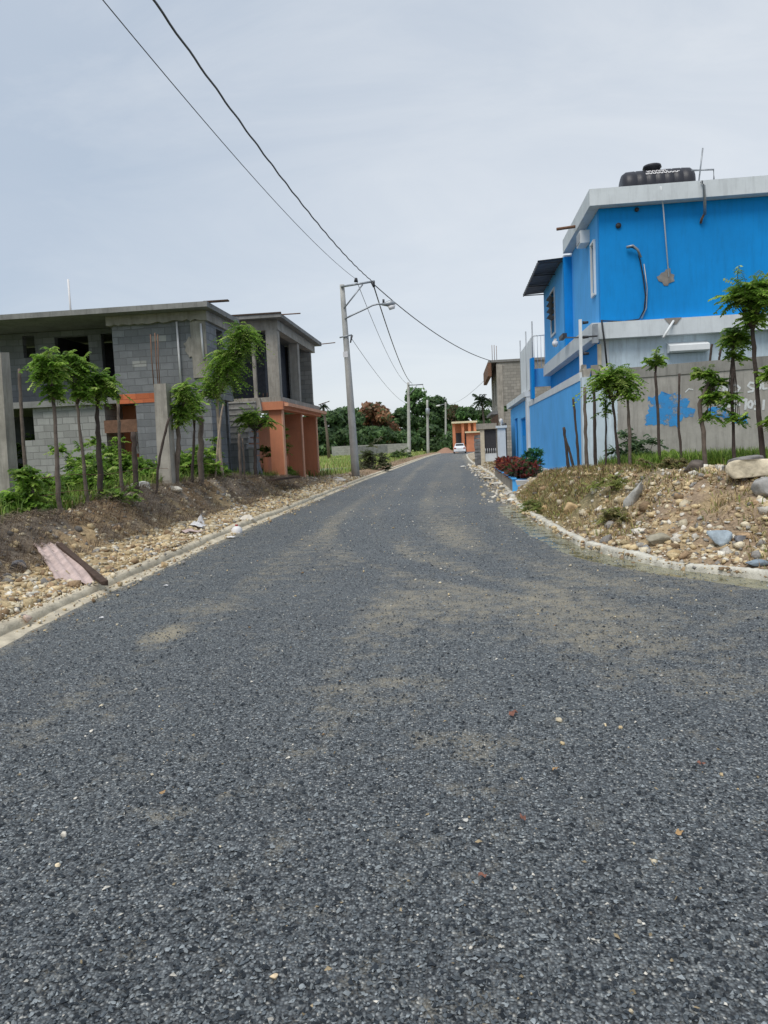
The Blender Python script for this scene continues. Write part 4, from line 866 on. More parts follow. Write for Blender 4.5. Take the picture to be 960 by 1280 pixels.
MB().box(2.45, 2.5, 38.2, 44, .1, 2.4).build('leaf', M['dark_metal'], DG); MB().box(2.42, 2.53, 40.8, 40.95, .1, 2.5).build('stile', M['galv'], DG)

OF = thing('orange_bungalow', 'small far orange house with cream flat roof at the road end', 'house', (1, 126, 0))
MB().box(-.85, 3.4, 124.6, 131, 4.75, 5.05).build('roof', M['cream'], OF)
for x_ in (-.5, 1.0, 2.1, 3.0): MB().box(x_-.22, x_+.22, 125, 125.4, 0, 4.75).build('column', M['orange'], OF)
MB().wall('y', -.6, 3.3, 0, 4.75, 128, 128.2, holes=[(-.2, .7, .3, 3.2), (1.3, 1.9, 1.2, 3.4)]).build('wall', M['orange'], OF)
MB().box(1.3, 4.4, 122.4, 125.0-.02, 3.05, 3.3).build('porch_roof', M['cream'], OF)
MB().wall('y', 1.5, 4.2, 0, 3.05, 122.8, 123.0).build('porch_wall', M['orange'], OF)
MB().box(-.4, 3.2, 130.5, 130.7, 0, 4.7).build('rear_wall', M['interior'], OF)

# car seen from behind
CR = thing('parked_car', 'white sedan parked on road bend seen from behind', 'car', (.3, 107, 0))
cx, cy_ = .32, 107.0
def sect(y_, hw, z0, z1, zs=None): return y_, hw, z0, z1
body = MB(); secs = [(0, .80, .35, .80), (.08, .86, .24, .93), (.6, .88, .2, .98), (1.6, .89, .2, .96), (3.2, .88, .2, .92), (4.1, .84, .22, .80), (4.35, .74, .3, .66)]
rings = []
for (y_, hw, z0, z1) in secs: rings.append([(cx-hw, cy_+y_, z0+.05), (cx-hw*.97, cy_+y_, z1-.12), (cx-hw*.85, cy_+y_, z1), (cx+hw*.85, cy_+y_, z1), (cx+hw*.97, cy_+y_, z1-.12), (cx+hw, cy_+y_, z0+.05), (cx+hw*.9, cy_+y_, z0), (cx-hw*.9, cy_+y_, z0)])
def loft(mb, rings, smooth=True):
    n = len(rings[0]); vs = [v for r_ in rings for v in r_]; fs = [tuple(range(n)), tuple(range(len(vs)-1, len(vs)-1-n, -1))]
    for i in range(len(rings)-1):
        for k in range(n): fs.append((i*n+k, i*n+(k+1) % n, (i+1)*n+(k+1) % n, (i+1)*n+k))
    return mb.add(vs, fs, False)
loft(body, rings).build('body', M['car_paint'], CR)
cab = [(.55, .74, .97, .99), (1.15, .62, .97, 1.40), (1.9, .62, .96, 1.45), (2.5, .61, .95, 1.42), (3.25, .72, .92, .95)]
loft(MB(), [[(cx-hw-.03, cy_+y_, z0), (cx-hw*.92, cy_+y_, z1), (cx+hw*.92, cy_+y_, z1), (cx+hw+.03, cy_+y_, z0)] for (y_, hw, z0, z1) in cab]).build('cabin', M['car_paint'], CR)
MB().add([(cx-.62, cy_+.60, 1.02), (cx+.62, cy_+.60, 1.02), (cx+.52, cy_+1.08, 1.37), (cx-.52, cy_+1.08, 1.37)], [(0, 1, 2, 3)]).build('rear_window', M['glass'], CR)
for s_ in (-1, 1):
    MB().box(cx+s_*.66-.14, cx+s_*.66+.14, cy_-.02, cy_+.07, .68, .84).build('tail_light', M['tail'], CR)
    for y_ in (.75, 3.45):
        wz = MB().tube([(cx+s_*.72, cy_+y_, .31), (cx+s_*.9, cy_+y_, .31)], .31, 18).build('wheel', M['rubber'], CR)
        MB().tube([(cx+s_*.9, cy_+y_, .31), (cx+s_*.915, cy_+y_, .31)], .19, 12).build('rim', M['galv'], wz)
    MB().add([(cx+s_*.705, cy_+1.2, 1.02), (cx+s_*.70, cy_+2.6, 1.0), (cx+s_*.62, cy_+2.4, 1.36), (cx+s_*.62, cy_+1.35, 1.36)], [(0, 1, 2, 3)]).build('side_window', M['glass'], CR)
MB().box(cx-.26, cx+.26, cy_-.03, cy_-.0, .5, .64).build('number_plate', M['plastic_white'], CR)
MB().box(cx-.8, cx+.8, cy_-.05, cy_+.03, .3, .46).build('bumper', M['car_paint'], CR)

# ------------------------------------------------------------------ utility poles
def pole(name, label, base, top, r0_, r1_, group='concrete utility poles along the left kerb'):
    t = thing(name, label, 'utility pole', tuple(base), group)
    n_ = 10; pts = [np.array(base)+(np.array(top)-np.array(base))*k/n_ for k in range(n_+1)]; pts[0] = pts[0]-[0, 0, .3]
    MB().tube(pts, [r0_+(r1_-r0_)*k/n_ for k in range(n_+1)], 12).build('shaft', M['pole'], t); return t
p1b = PY(445, 597, 35); p1b[2] = gz(p1b[0], 35)-.02; p1t = PY(427.5, 356, 35)
U1 = pole('utility_pole', 'tall leaning concrete pole with street lamp and crossarm, nearest the camera', p1b, p1t, .2, .11)
T = lambda px, py, Y=34.85: PY(px, py, Y)
MB().tube([T(426, 358.5), T(468.5, 351.5)], .05, 6).build('crossarm', M['galv'], U1)
MB().tube([T(430, 385.5), T(453.5, 355.5)], .035, 6).build('brace', M['galv'], U1)
MB().tube([T(424.5, 422), T(440, 418.5)], .035, 6).build('bracket', M['galv'], U1)
MB().tube([T(440, 419), T(438, 428.5)], [.05, .03], 6).build('insulator', M['dark_metal'], U1)
MB().tube([T(445, 347.5), T(445, 352.5)], [.06, .1], 8).build('insulator', M['dark_metal'], U1)
MB().tube([T(466, 353), T(467.5, 359)], [.1, .05], 8).build('insulator', M['dark_metal'], U1)
arm = MB().tube([T(431, 398.5), T(442, 393), T(455, 387), T(466, 381.5), T(473, 380), T(478, 380.5)], .04, 8).build('lamp_arm', M['galv'], U1)
a, c_ = T(477, 380.5), T(494, 379); d = c_-a
lh = MB().tube([a, a+d*.3, a+d*.55, a+d*.85, a+d], [.05, .10, .15, .13, .05], 12).build('lamp_head', M['galv'], U1)
MB().tube([a+d*.45-[0, 0, .05], a+d*.62-[0, 0, .17], a+d*.85-[0, 0, .14], a+d*.95-[0, 0, .04]], [.05, .13, .12, .04], 10).build('lamp_lens', M['plastic_white'], lh)
MB().tube([a+d*.15+[0, 0, .05], a+d*.15+[0, 0, .22]], .05, 8).build('photocell', M['dark_metal'], lh)
q = T(431.5, 443); MB().box(q[0]-.1, q[0]+.12, q[1]+.0, q[1]+.012, q[2]-.13, q[2]+.13).build('number_tag', M['plastic_white'], U1)
q2b = PY(511.5, 571, 92); q2b[2] = 0; q2t = PY(510.3, 478, 92)
U2 = pole('utility_pole', 'second concrete pole along the left kerb, topped by a crossarm', q2b, q2t, .24, .15)
MB().tube([PY(510, 481.5, 91.8), PY(529, 480.5, 91.8)], .07, 6).build('crossarm', M['galv'], U2); MB().tube([PY(511, 494, 91.8), PY(521, 482, 91.8)], .05, 6).build('brace', M['galv'], U2)
q3b = PY(535.2, 568, 118); q3b[2] = 0; q3t = PY(534, 500, 118); U3 = pole('utility_pole', 'third concrete pole along the left kerb, carrying a small pale transformer', q3b, q3t, .24, .16)
q = PY(534.5, 514.5, 117.6); MB().tube([q-[0, 0, .55], q-[0, 0, .45], q+[0, 0, .45], q+[0, 0, .55]], [.2, .3, .3, .2], 12).build('transformer', M['galv'], U3)
q4b = PY(557.4, 562, 150); q4b[2] = 0; q4t = PY(557, 503, 150); U4 = pole('utility_pole', 'fourth thin concrete pole, close left of the orange bungalow', q4b, q4t, .24, .16)
MB().tube([PY(548, 507, 149.6), PY(557, 505, 149.6)], .06, 6).build('lamp_arm', M['galv'], U4); MB().tube([PY(545, 507.5, 149.6), PY(550, 507, 149.6)], [.1, .2], 8).build('lamp_head', M['plastic_white'], U4)
q5b = PY(569, 555, 190); q5b[2] = 0; U5 = pole('utility_pole', 'farthest short-looking pole above the roof of the orange bungalow', q5b, PY(568, 512, 190), .2, .14)

def wire(name, a, c_, sag, r_, label, mat='wire', n=30, group='overhead cables', twist=0):
    a = np.array(a, float); c_ = np.array(c_, float); pts = []
    for k in range(n+1):
        t_ = k/n; p = a+(c_-a)*t_; p[2] -= sag*4*t_*(1-t_)
        if twist: p = p+np.array([sin(k*1.3), 0, cos(k*1.3)])*twist
        pts.append(p)
    return setp(MB().tube(pts, r_, 5).build(name, M[mat], origin=tuple(a)), label, 'cable', group)
wa = T(467, 353, 34.8); wb = T(445, 349, 34.8)
wire('power_cable', wa, (-4.55, -6, 9.3), 1.15, .020, 'thick twisted cable sweeping overhead from the nearest pole to top left', n=160, twist=.008)
wire('power_cable', wb, (-5.0, -6, 8.6), .95, .009, 'thin bare wire left of the thick one, running overhead to top left')
wire('power_cable', T(467, 357, 34.8), PY(515, 479, 91.9), .9, .03, 'thick cable from the nearest pole crossarm to the second pole')
wire('power_cable', wb, PY(510, 480, 91.9), 1.0, .014, 'thin wire from the nearest pole insulator down to the second pole')
wire('power_cable', T(468, 356, 34.8), (2.5, 52, 6.98), .5, .024, 'cable from the nearest pole over the road to unpainted block building')
wire('power_cable', T(438, 421, 34.8), PY(510, 505, 91.9), .6, .012, 'faint low wire from the bracket of nearest pole to the second pole')
wire('power_cable', PY(528, 480, 91.9), PY(536, 501, 117.9), .3, .02, 'short far wire between the second and third pole')
wire('power_cable', PY(535, 501, 117.9), PY(557, 504, 149.9), .4, .02, 'short far wire between the third and fourth pole')
wire('power_cable', PY(557, 504, 149.9), (2.6, 60, 6.6), .8, .014, 'far wire from the fourth pole to unpainted block building')

# ================================================================== vegetation
GREENS = [(.13, .25, .035), (.22, .38, .055), (.34, .50, .09), (.48, .60, .17)]
def fronds(base, n, length, droop, nl, ll, lw, cols, wts, elev=(-.1, 1.2), spread=1., az=None, seed=None):
    """pinnate leaves from points base (k,3); returns V,F,C"""
    base = np.atleast_2d(base); b = base[rng.integers(0, len(base), n)]
    a = rng.uniform(0, 2*pi, n) if az is None else az+rng.normal(0, .6, n)
    e = rng.uniform(*elev, n); Ln = length*rng.uniform(.55, 1.15, n); dr_ = droop*rng.uniform(.6, 1.4, n)
    dh = np.stack([np.cos(a), np.sin(a), 0*a], 1); sd = np.stack([-np.sin(a), np.cos(a), 0*a], 1); up = np.array([0, 0, 1.])
    t_ = np.linspace(.18, 1, nl)[None, :]
    P_ = b[:, None]+Ln[:, None, None]*(t_[..., None]*np.cos(e)[:, None, None]*dh[:, None]+(t_*np.sin(e)[:, None]-dr_[:, None]*t_**2)[..., None]*up)
    V = []; fcol = stone_cols(n, cols, wts)
    out = []
    for s_ in (-1, 1):
        l_ = ll*rng.uniform(.75, 1.2, (n, nl, 1)); w_ = lw*rng.uniform(.8, 1.2, (n, nl, 1))
        side = s_*sd[:, None]*.85+dh[:, None]*.35*np.cos(e)[:, None, None]-up*(.25+rng.uniform(0, .5, (n, nl, 1)))
        fwd = dh[:, None]*1.+up*rng.uniform(-.5, .3, (n, nl, 1))
        q = np.stack([P_, P_+side*l_*.5+fwd*w_, P_+side*l_, P_+side*l_*.5-fwd*w_], 2); out.append(q.reshape(-1, 3))
    # rachis as slim quads
    V = np.concatenate(out); nq = len(V)//4; cc = np.concatenate([np.repeat(np.repeat(fcol, nl, 0)*rng.uniform(.8, 1.2, (n*nl, 1)), 4, 0) for _ in (0, 1)])
    tp = b[:, None]+Ln[:, None, None]*(np.array([0, .5, 1.])[None, :, None]*np.cos(e)[:, None, None]*dh[:, None]+(np.array([0, .5, 1.])[None]*np.sin(e)[:, None]-dr_[:, None]*np.array([0, .25, 1.])[None])[..., None]*up)
    w3 = sd[:, None]*.004
    R_ = np.concatenate([np.stack([tp[:, i]-w3[:, 0], tp[:, i]+w3[:, 0], tp[:, i+1]+w3[:, 0], tp[:, i+1]-w3[:, 0]], 1).reshape(-1, 3) for i in (0, 1)])
    V = np.concatenate([V, R_]); cc = np.concatenate([cc, np.tile([.12, .16, .05], (len(R_), 1))])
    return V, np.arange(len(V)).reshape(-1, 4), cc
def cat_(parts):
    V, Fq, C_, o = [], [], [], 0
    for v, f, c_ in parts: V.append(v); Fq.append(f+o); C_.append(c_); o += len(v)
    return np.concatenate(V), np.concatenate(Fq), np.concatenate(C_)
def trunk(path, r0_, r1_, mat, parent, name='trunk', knots=True):
    path = [np.array(p, float) for p in path]; pts = []; rs = []
    n_ = 12; seg = len(path)-1
    for i in range(seg):
        for k in range(n_//seg+1 if i == seg-1 else n_//seg):
            t_ = k/(n_//seg); g_ = (i+t_)/seg; p = path[i]*(1-t_)+path[i+1]*t_
            j = r0_*.22 if knots else 0
            pts.append(p+np.array([random.uniform(-j, j), random.uniform(-j, j), 0])); rs.append((r0_+(r1_-r0_)*g_)*random.uniform(.86, 1.14))
    return MB().tube(pts, rs, 8).build(name, mat, parent)
def post_pts(base, tops, Y):
    """pixel polyline (base first) at depth Y"""
    pts = [PY(px, py, Y) for px, py in [base]+tops]; z_ = gz(pts[0][0], Y); pts[0][2] = min(pts[0][2], z_)-.12; return pts
def stake(label, base, tops, Y, wpx, mat='bark', cat='fence post', name='fence_post', group=None):
    pts = post_pts(base, tops, Y); r_ = wpx/930*Y/2
    t = thing(name, label, cat, tuple(pts[0]), group); trunk(pts, r_*1.08, r_*.85, M[mat], t, 'stem'); return t
def leafy(label, base, tops, Y, wpx, crowns, mat='bark', droop=.6, n=70, side=(), ll=1., group='young leafy trees grown from fence stakes', dens=1., pal=GREENS, wts=(3, 4, 3, 1)):
    """crowns: (px,py,rxpx,rypx,count)"""
    pts = post_pts(base, tops, Y); r_ = wpx/930*Y/2*(1 if base[0] < 500 else .86)
    t = thing('young_tree', label, 'tree', tuple(pts[0]), group); trunk(pts, r_*1.1, r_*.7, M[mat], t)
    parts = []; tw = MB()
    for (px, py, rx, ry, cnt) in crowns:
        c_ = PY(px, py, Y); RX = rx/930*Y; RZ = ry/930*Y; k_ = max(3, cnt//9)
        u = rng.normal(0, 1, (k_, 3)); u /= np.linalg.norm(u, axis=1)[:, None]; u *= rng.uniform(.2, 1, (k_, 1))**.6
        pb = c_+u*np.array([RX*.6, RX*.6, RZ*.75])+[0, 0, RZ*.28]
        root = pts[-1]
        for q in pb[:14]: tw.tube([root-[0, 0, .05], (root+q)/2+[0, 0, RZ*.1], q], [r_*.35, r_*.22, .004], 5)
        Lf = min(.46, max(.17, RX*.95)); 
        parts.append(fronds(pb, int(cnt*dens*(.54 if tops[0][0] < 500 else .42)), Lf, droop, 8, .07*ll, .019*ll, pal, wts, (-.5, 1.0))); parts.append(fronds(pb, int(cnt*.09)+2, Lf*1.55, droop*.8, 10, .07*ll, .019*ll, pal, wts, (-.2, 1.2)))
    V, Fq, C_ = cat_(parts); tw.build('twigs', M[mat], t); arr_mesh('crown', V, Fq, M['leaf'], t, colors=C_); return t

XLp = -6.3
def YL(px, py): return float(PXX(px, py, XLp)[1])
# ---- left row
stake('thin bare knotted stake beside the leftmost concrete pillar', (31, 584), [(27, 520), (23.5, 461)], 13.5, 4.6, 'bark')
leafy('leftmost young tree of the row before the grey house, drooping crown on pale stem', (75, 652), [(71, 580), (67, 500)], 11.1, 6.5, [(61, 463, 21, 26, 330), (66, 492, 14, 10, 90)], 'bark')
leafy('young tree with leaning stem just left of the thick dark trunk', (109, 632), [(104, 570), (96, 505)], 12.1, 5, [(92, 462, 22, 22, 330), (101, 490, 15, 14, 120)], 'bark')
leafy('young tree on a thick dark trunk under the doorless upper opening', (127, 632), [(124, 570), (121, 512)], 12.6, 7.5, [(125, 488, 22, 20, 330)], 'bark_dark')
stake('thin mottled stake in front of the orange porch wall', (152, 621), [(150, 560), (147, 500)], 13.4, 4.5, 'bark')
stake('short thick dark stump stake before the white porch window', (171, 617), [(169, 580), (167, 540)], 14.0, 7.5, 'bark_dark')
stake('thin bent dark stick leaning against the square concrete pillar', (195, 616), [(197, 588), (203, 555), (211, 523)], 14.4, 3.8, 'bark_dark')
leafy('young tree growing tight behind the square concrete pillar', (219, 608), [(223, 560), (222, 520)], 16.0, 7, [(232, 497, 17, 20, 220), (226, 520, 13, 22, 200)], 'bark')
leafy('slim young tree between the pillar tree and the thick stump', (239, 611), [(241, 575), (243, 538)], 16.9, 4.5, [(243, 515, 13, 20, 190)], 'bark_dark')
stake('thick cracked grey stump stake under the dense leaves', (251, 607), [(251, 560), (251, 520)], 17.3, 7.5, 'bark')
leafy('largest leafy tree of the left row, two tiered crown before the stair', (278, 598), [(275, 560), (272, 515), (272, 497)], 19.4, 5, [(281, 468, 27, 32, 560), (306, 430, 23, 27, 420), (262, 492, 17, 20, 180), (290, 450, 20, 20, 150)], 'bark_pale', droop=.7)
stake('pale stripped stick rising beside the stair, with a forked end', (268, 604), [(272, 560), (276, 520), (279, 505)], 19.0, 2.6, 'bark_pale')
stake('grey pole stake in front of the concrete stair', (301, 601), [(300, 570), (299, 542)], 21.0, 4.2, 'bark')
stake('thin second pole stake leaning in front of the stair', (306, 600), [(305, 575), (303, 548)], 21.2, 2.4, 'bark')
leafy('small dark tree with round crown before the stepped block wall', (320, 606), [(319, 570), (319, 537)], 22.6, 4.6, [(318, 525, 17, 11, 210), (304, 530, 8, 12, 70), (334, 530, 9, 12, 80)], 'bark_dark')
leafy('low bushy sapling on the bank edge at far left of the photo', (45, 655), [(43, 625), (38, 600)], 10.4, 5, [(36, 600, 14, 13, 150), (44, 622, 10, 12, 50)], 'bark', droop=.3)
# concrete pillars
t = thing('concrete_pillar', 'weathered square concrete pillar cut by the left edge of photo', 'pillar', (-7.2, 11.6, .5), 'raw concrete pillars in the left fence row')
a_ = PY(2, 622, 12.2); c_ = PY(-8, 441, 12.2); w_ = .30
MB().add([(a_[0]-w_/2, 12.2, .4), (a_[0]+w_/2, 12.2, .4), (a_[0]+w_/2, 12.5, .4), (a_[0]-w_/2, 12.5, .4), (c_[0]-w_*.42, 12.2, c_[2]-.05), (c_[0]+w_*.42, 12.2, c_[2]), (c_[0]+w_*.4, 12.46, c_[2]+.03), (c_[0]-w_*.4, 12.46, c_[2]-.02)], [(0, 3, 2, 1), (4, 5, 6, 7), (0, 1, 5, 4), (1, 2, 6, 5), (2, 3, 7, 6), (3, 0, 4, 7)]).build('shaft', M['concrete'], t)
t = thing('concrete_pillar', 'square concrete pillar with rusty rods rising from its top', 'pillar', (-6.4, 15.6, .7), 'raw concrete pillars in the left fence row')
Yp = 15.7; e = [PY(192, 480, Yp), PY(207, 480, Yp), PY(215, 608, Yp), PY(198, 608, Yp)]
MB().add([(e[3][0], Yp, .5), (e[2][0], Yp, .5), (e[2][0], Yp+.3, .5), (e[3][0], Yp+.3, .5), (e[0][0], Yp, e[0][2]), (e[1][0], Yp, e[0][2]), (e[1][0], Yp+.28, e[0][2]), (e[0][0], Yp+.28, e[0][2])], [(0, 3, 2, 1), (4, 5, 6, 7), (0, 1, 5, 4), (1, 2, 6, 5), (2, 3, 7, 6), (3, 0, 4, 7)]).build('shaft', M['concrete'], t)
for (a0_, a1_, h_) in ((192.5, 188, 418), (198, 193.5, 416), (200, 197, 418)): MB().tube([PY(a0_, 484, Yp+.1), PY((a0_+a1_)/2-.6, 450, Yp+.1), PY(a1_, h_, Yp+.1)], .012, 6).build('starter_bar', M['rust'], t)

# ---- right row
def rs(label, base, tops, Y, w_, mat='bark_dark'): return stake(label, base, tops, Y, w_, mat)
rs('short dark stake before the blue wall, left of two leaning ones', (712, 590), [(708, 562), (704.5, 534)], 16.2, 3.8)
rs('dark stake leaning away to the left behind the short one', (719, 590), [(713, 567), (707, 548)], 16.0, 3.2)
rs('tall thin dark stake against blue wall', (724, 590), [(721, 545), (716.5, 497)], 15.6, 3.2)
rs('brown stake before the white end of the blue wall', (734.5, 592), [(732, 540), (730.5, 484)], 15.2, 4.2, 'bark')
rs('dark brown stake just left of the round crowned tree', (745, 593), [(743.5, 540), (742.5, 480)], 14.8, 4.2)
leafy('very slim stem with a few low leaves under the round crown', (757, 588), [(757.5, 545), (757, 500)], 14.4, 3.2, [(757, 500, 6, 8, 16), (755, 517, 6, 6, 16)], 'bark_dark', droop=.3)
leafy('round crowned young tree before the white wall end', (776, 594), [(770, 545), (766, 500)], 14.0, 4.6, [(767, 480, 27, 17, 330), (754, 478, 13, 10, 80), (784, 482, 12, 12, 80)], 'bark_dark')
leafy('brown stake with sparse leaves on its top, right of round crown', (788, 594), [(787, 545), (785, 500)], 13.8, 5, [(786, 496, 9, 8, 36)], 'bark', droop=.3)
leafy('straight slim tree with one small tuft on top', (826, 592), [(823, 530), (819.5, 465)], 13.3, 4.8, [(821, 452, 7, 11, 80)], 'bark_dark', droop=.3)
rs('thin wavy bare stem over blue paint patch', (854.5, 594), [(851, 560), (848, 530), (849, 467)], 13.1, 3.0)
leafy('thick forked tree with leaves hanging down its right side', (883, 591), [(879, 540), (874.5, 505), (883, 485), (889, 470)], 12.8, 6.4, [(878, 471, 12, 9, 90), (890, 497, 13, 13, 130), (895, 480, 12, 8, 60), (886, 523, 8, 10, 40)], 'bark', droop=.45)
leafy('upright slim tree with small crown between lettering words', (918, 584), [(916.5, 530), (914.5, 480), (916, 432)], 12.6, 5, [(918, 424, 16, 13, 190), (915, 448, 11, 7, 40), (913, 500, 12, 9, 40), (920, 526, 9, 12, 50)], 'bark_dark', droop=.4)
leafy('tallest tree of the right row with wide airy crown', (955, 581), [(949, 520), (944, 460), (941, 410)], 12.3, 7.5, [(934, 368, 29, 13, 260), (945, 385, 22, 15, 190), (922, 378, 20, 11, 80), (955, 365, 14, 14, 110), (940, 403, 20, 8, 90)], 'bark_dark', droop=.35)
leafy('leafy tree at the right photo edge beside the tallest tree', (972, 580), [(972, 540), (968, 500)], 12.1, 5, [(964, 468, 12, 12, 110), (966, 530, 10, 14, 70)], 'bark', droop=.4)
rs('bare twig standing behind the coping of grey garden wall', (885, 474), [(886, 460), (890, 430)], 18.4, 3, 'bark_dark')
rs('second short bent twig behind the coping of grey wall', (896, 455), [(899, 447), (902, 434)], 18.5, 3, 'bark_dark')

def bush(label, cx, cy, rx, ry, rz, n, name='bush', cat='bush', pal=GREENS, wts=(4, 4, 2, .6), L_=.28, ll=1.5, droop=.35, elev=(-.2, 1.2), group=None, nl=5):
    z0 = gz(cx, cy); t = thing(name, label, cat, (cx, cy, z0), group)
    k_ = max(6, n//10); u = rng.normal(0, 1, (k_, 3)); u /= np.linalg.norm(u, axis=1)[:, None]; u *= rng.uniform(.1, 1, (k_, 1))**.5; u[:, 2] = np.abs(u[:, 2])
    lump = 1+.35*np.sin(u[:, 0:1]*4+cx)+.25*np.sin(u[:, 1:2]*5+cy*2)
    pb = np.array([cx, cy, z0])+u*lump*np.array([rx, ry, rz*.85])
    st_ = MB()
    for q in pb[:min(len(pb), 26)]: st_.tube([(cx+(q[0]-cx)*.25, cy+(q[1]-cy)*.25, z0-.05), q], [.014, .005], 4)
    st_.build('stems', M['bark'], t); V, Fq, C_ = fronds(pb, n, L_, droop, nl, .06*ll, .02*ll, pal, wts, elev)
    arr_mesh('foliage', V, Fq, M['leaf'], t, colors=C_); return t
def bp(px, py, Y): q = PY(px, py, Y); return q[0], Y
for (lab, px, py, Y, rx, ry, rz, n) in [
    ('low broad leaved plants at the foot of leftmost concrete pillar', 20, 625, 11.2, .55, .5, .5, 420),
    ('spreading green weeds on the bank lip at far left edge', 2, 645, 10.4, .5, .5, .38, 380),
    ('large dark green bush filling the porch gap of the grey house', 150, 560, 18.5, 1.0, .8, 1.35, 1300),
    ('bright green bush left of dark trunk below block wall', 110, 590, 17.0, .7, .6, 1.15, 800),
    ('light green leafy weeds between the second and third young tree', 100, 600, 14.0, .5, .4, .62, 380),
    ('green bush growing behind the square concrete pillar', 222, 575, 18.6, .7, .6, 1.0, 700),
    ('bush before the lower block wall, left of the stair', 250, 575, 19.5, .55, .5, .95, 520),
    ('yellowish green bush at the foot of the pillar with rods', 190, 595, 16.9, .5, .4, .5, 320),
    ('weeds beside the bare knotted stake', 50, 612, 14.0, .5, .4, .5, 320),
    ('ivy like green mass seen through the lower wall opening', 28, 545, 22.8, .7, .5, 2.4, 900),
    ('round green bush under the orange lintel', 338, 545, 28.6, .55, .6, 2.0, 620)]:
    x_, y_ = bp(px, py, Y); bush(lab, x_, y_, rx, ry, rz, n)
for (lab, px, py, Y, rx, ry, rz, n, pal) in [
    ('grey green shrub at the foot of grey garden wall near its corner', 800, 575, 15.8, .45, .35, .75, 300, [(.10, .17, .08), (.13, .2, .09)]),
    ('small light green shrub between slim trees on the mound', 838, 580, 14.8, .35, .3, .4, 160, GREENS[1:])]:
    x_, y_ = bp(px, py, Y); bush(lab, x_, y_, rx, ry, rz, n, pal=pal, wts=[1]*len(pal))
RED = [(.30, .06, .05), (.42, .10, .05), (.16, .035, .04), (.10, .09, .04), (.5, .2, .08)]
def long_leaves(label, cx, cy, rx, ry, rz, n, pal, wts, group=None, L_=.3, z0=.36, name='bush', cat='shrub'):
    t = thing(name, label, cat, (cx, cy, z0), group); k_ = max(5, n//14)
    pb = np.stack([cx+rng.uniform(-rx, rx, k_), cy+rng.uniform(-ry, ry, k_), z0+rng.uniform(.05, rz, k_)], 1); st_ = MB()
    for q in pb: st_.tube([(q[0], q[1], z0-.05), q], .008, 4)
    st_.build('stems', M['bark'], t)
    b_ = pb[rng.integers(0, k_, n)]; a = rng.uniform(0, 2*pi, n); e = rng.uniform(-.1, 1.2, n); l_ = L_*rng.uniform(.6, 1.1, n)[:, None]
    d = np.stack([np.cos(a)*np.cos(e), np.sin(a)*np.cos(e), np.sin(e)], 1); s_ = np.stack([-np.sin(a), np.cos(a), 0*a], 1)*.035
    m_ = b_+d*l_*.55; tip = b_+d*l_-np.stack([0*a, 0*a, .25*l_[:, 0]], 1)
    V = np.stack([b_, m_+s_, tip, m_-s_], 1).reshape(-1, 3); arr_mesh('foliage', V, np.arange(len(V)).reshape(-1, 4), M['leaf'], t, colors=np.repeat(stone_cols(n, pal, wts), 4, 0)); return t
for i, (cy, lab) in enumerate(((21.9, 'dark red croton bush at the near end of the planter'), (23.9, 'second red leaved croton bush in the planter'), (26.3, 'third red and orange croton bush in planter'), (28.9, 'farthest croton bush in the planter, orange tinted'))):
    long_leaves(lab, 1.86, cy, .34, .9, .42, 900, RED if i else [(.22, .05, .05), (.08, .10, .04), (.05, .12, .04), (.3, .08, .06)], [4, 3, 3, 2, 1][:5 if i else 4], 'croton bushes in the street planter')
long_leaves('green leafy shrub sticking up behind the red bushes', 2.25, 23.3, .3, .5, .95, 340, [(.05, .16, .06), (.08, .24, .10)], [1, 1])
for (lab, px, py, Y, rx, ry, rz, n, pal) in [
    ('olive weed clump low on the mound near the puddle', 668, 628, 15.2, .35, .5, .22, 150, [(.22, .28, .07), (.3, .33, .1)]),
    ('yellow green weed patch on the mound below the round crowned tree', 768, 612, 12.6, .45, .4, .2, 170, [(.26, .31, .08), (.36, .38, .12)]),
    ('dry shrub on the mound crest under the thin wavy stem', 842, 603, 12.4, .4, .3, .24, 150, [(.3, .25, .12), (.22, .22, .08)]),
    ('small weed tuft beside the upright grey slab rock', 770, 640, 11.4, .28, .3, .16, 90, [(.28, .3, .09), (.34, .3, .14)]),
    ('creeping green weeds at the crest of left bank under the thick dark trunk', 140, 622, 12.7, .4, .4, .22, 170, GREENS)]:
    x_, y_ = bp(px, py, Y); bush(lab, x_, y_, rx, ry, rz, n, name='weed', cat='weeds', pal=pal, wts=[1]*len(pal), L_=.18, ll=.9)
# weeds in the meadow
for (lab, px, py, Y, rx, ry, rz, n, pal) in [
    ('tall grey green scrub bush beside the leaning pole in the meadow', 466, 588, 44, 1.2, .6, 1.5, 230, [(.15, .17, .09), (.12, .15, .06), (.2, .2, .12)]),
    ('second thin weed clump in the meadow left of the scrub bush', 456, 586, 47, .5, .4, 1.1, 90, [(.15, .17, .09), (.2, .2, .12)]),
    ('dark green bush between the second and third pole', 541, 562, 125, 1.6, 1, 1.9, 400, [(.05, .1, .03), (.08, .15, .04)]),
    ('low bush at the meadow edge just left of the second pole', 497, 570, 85, 1.5, 1, 1.2, 350, [(.08, .14, .04), (.12, .2, .05)])]:
    x_, y_ = bp(px, py, Y); bush(lab, x_, y_, rx, ry, rz, n, pal=pal, wts=[1]*len(pal), L_=.4, ll=2.6)

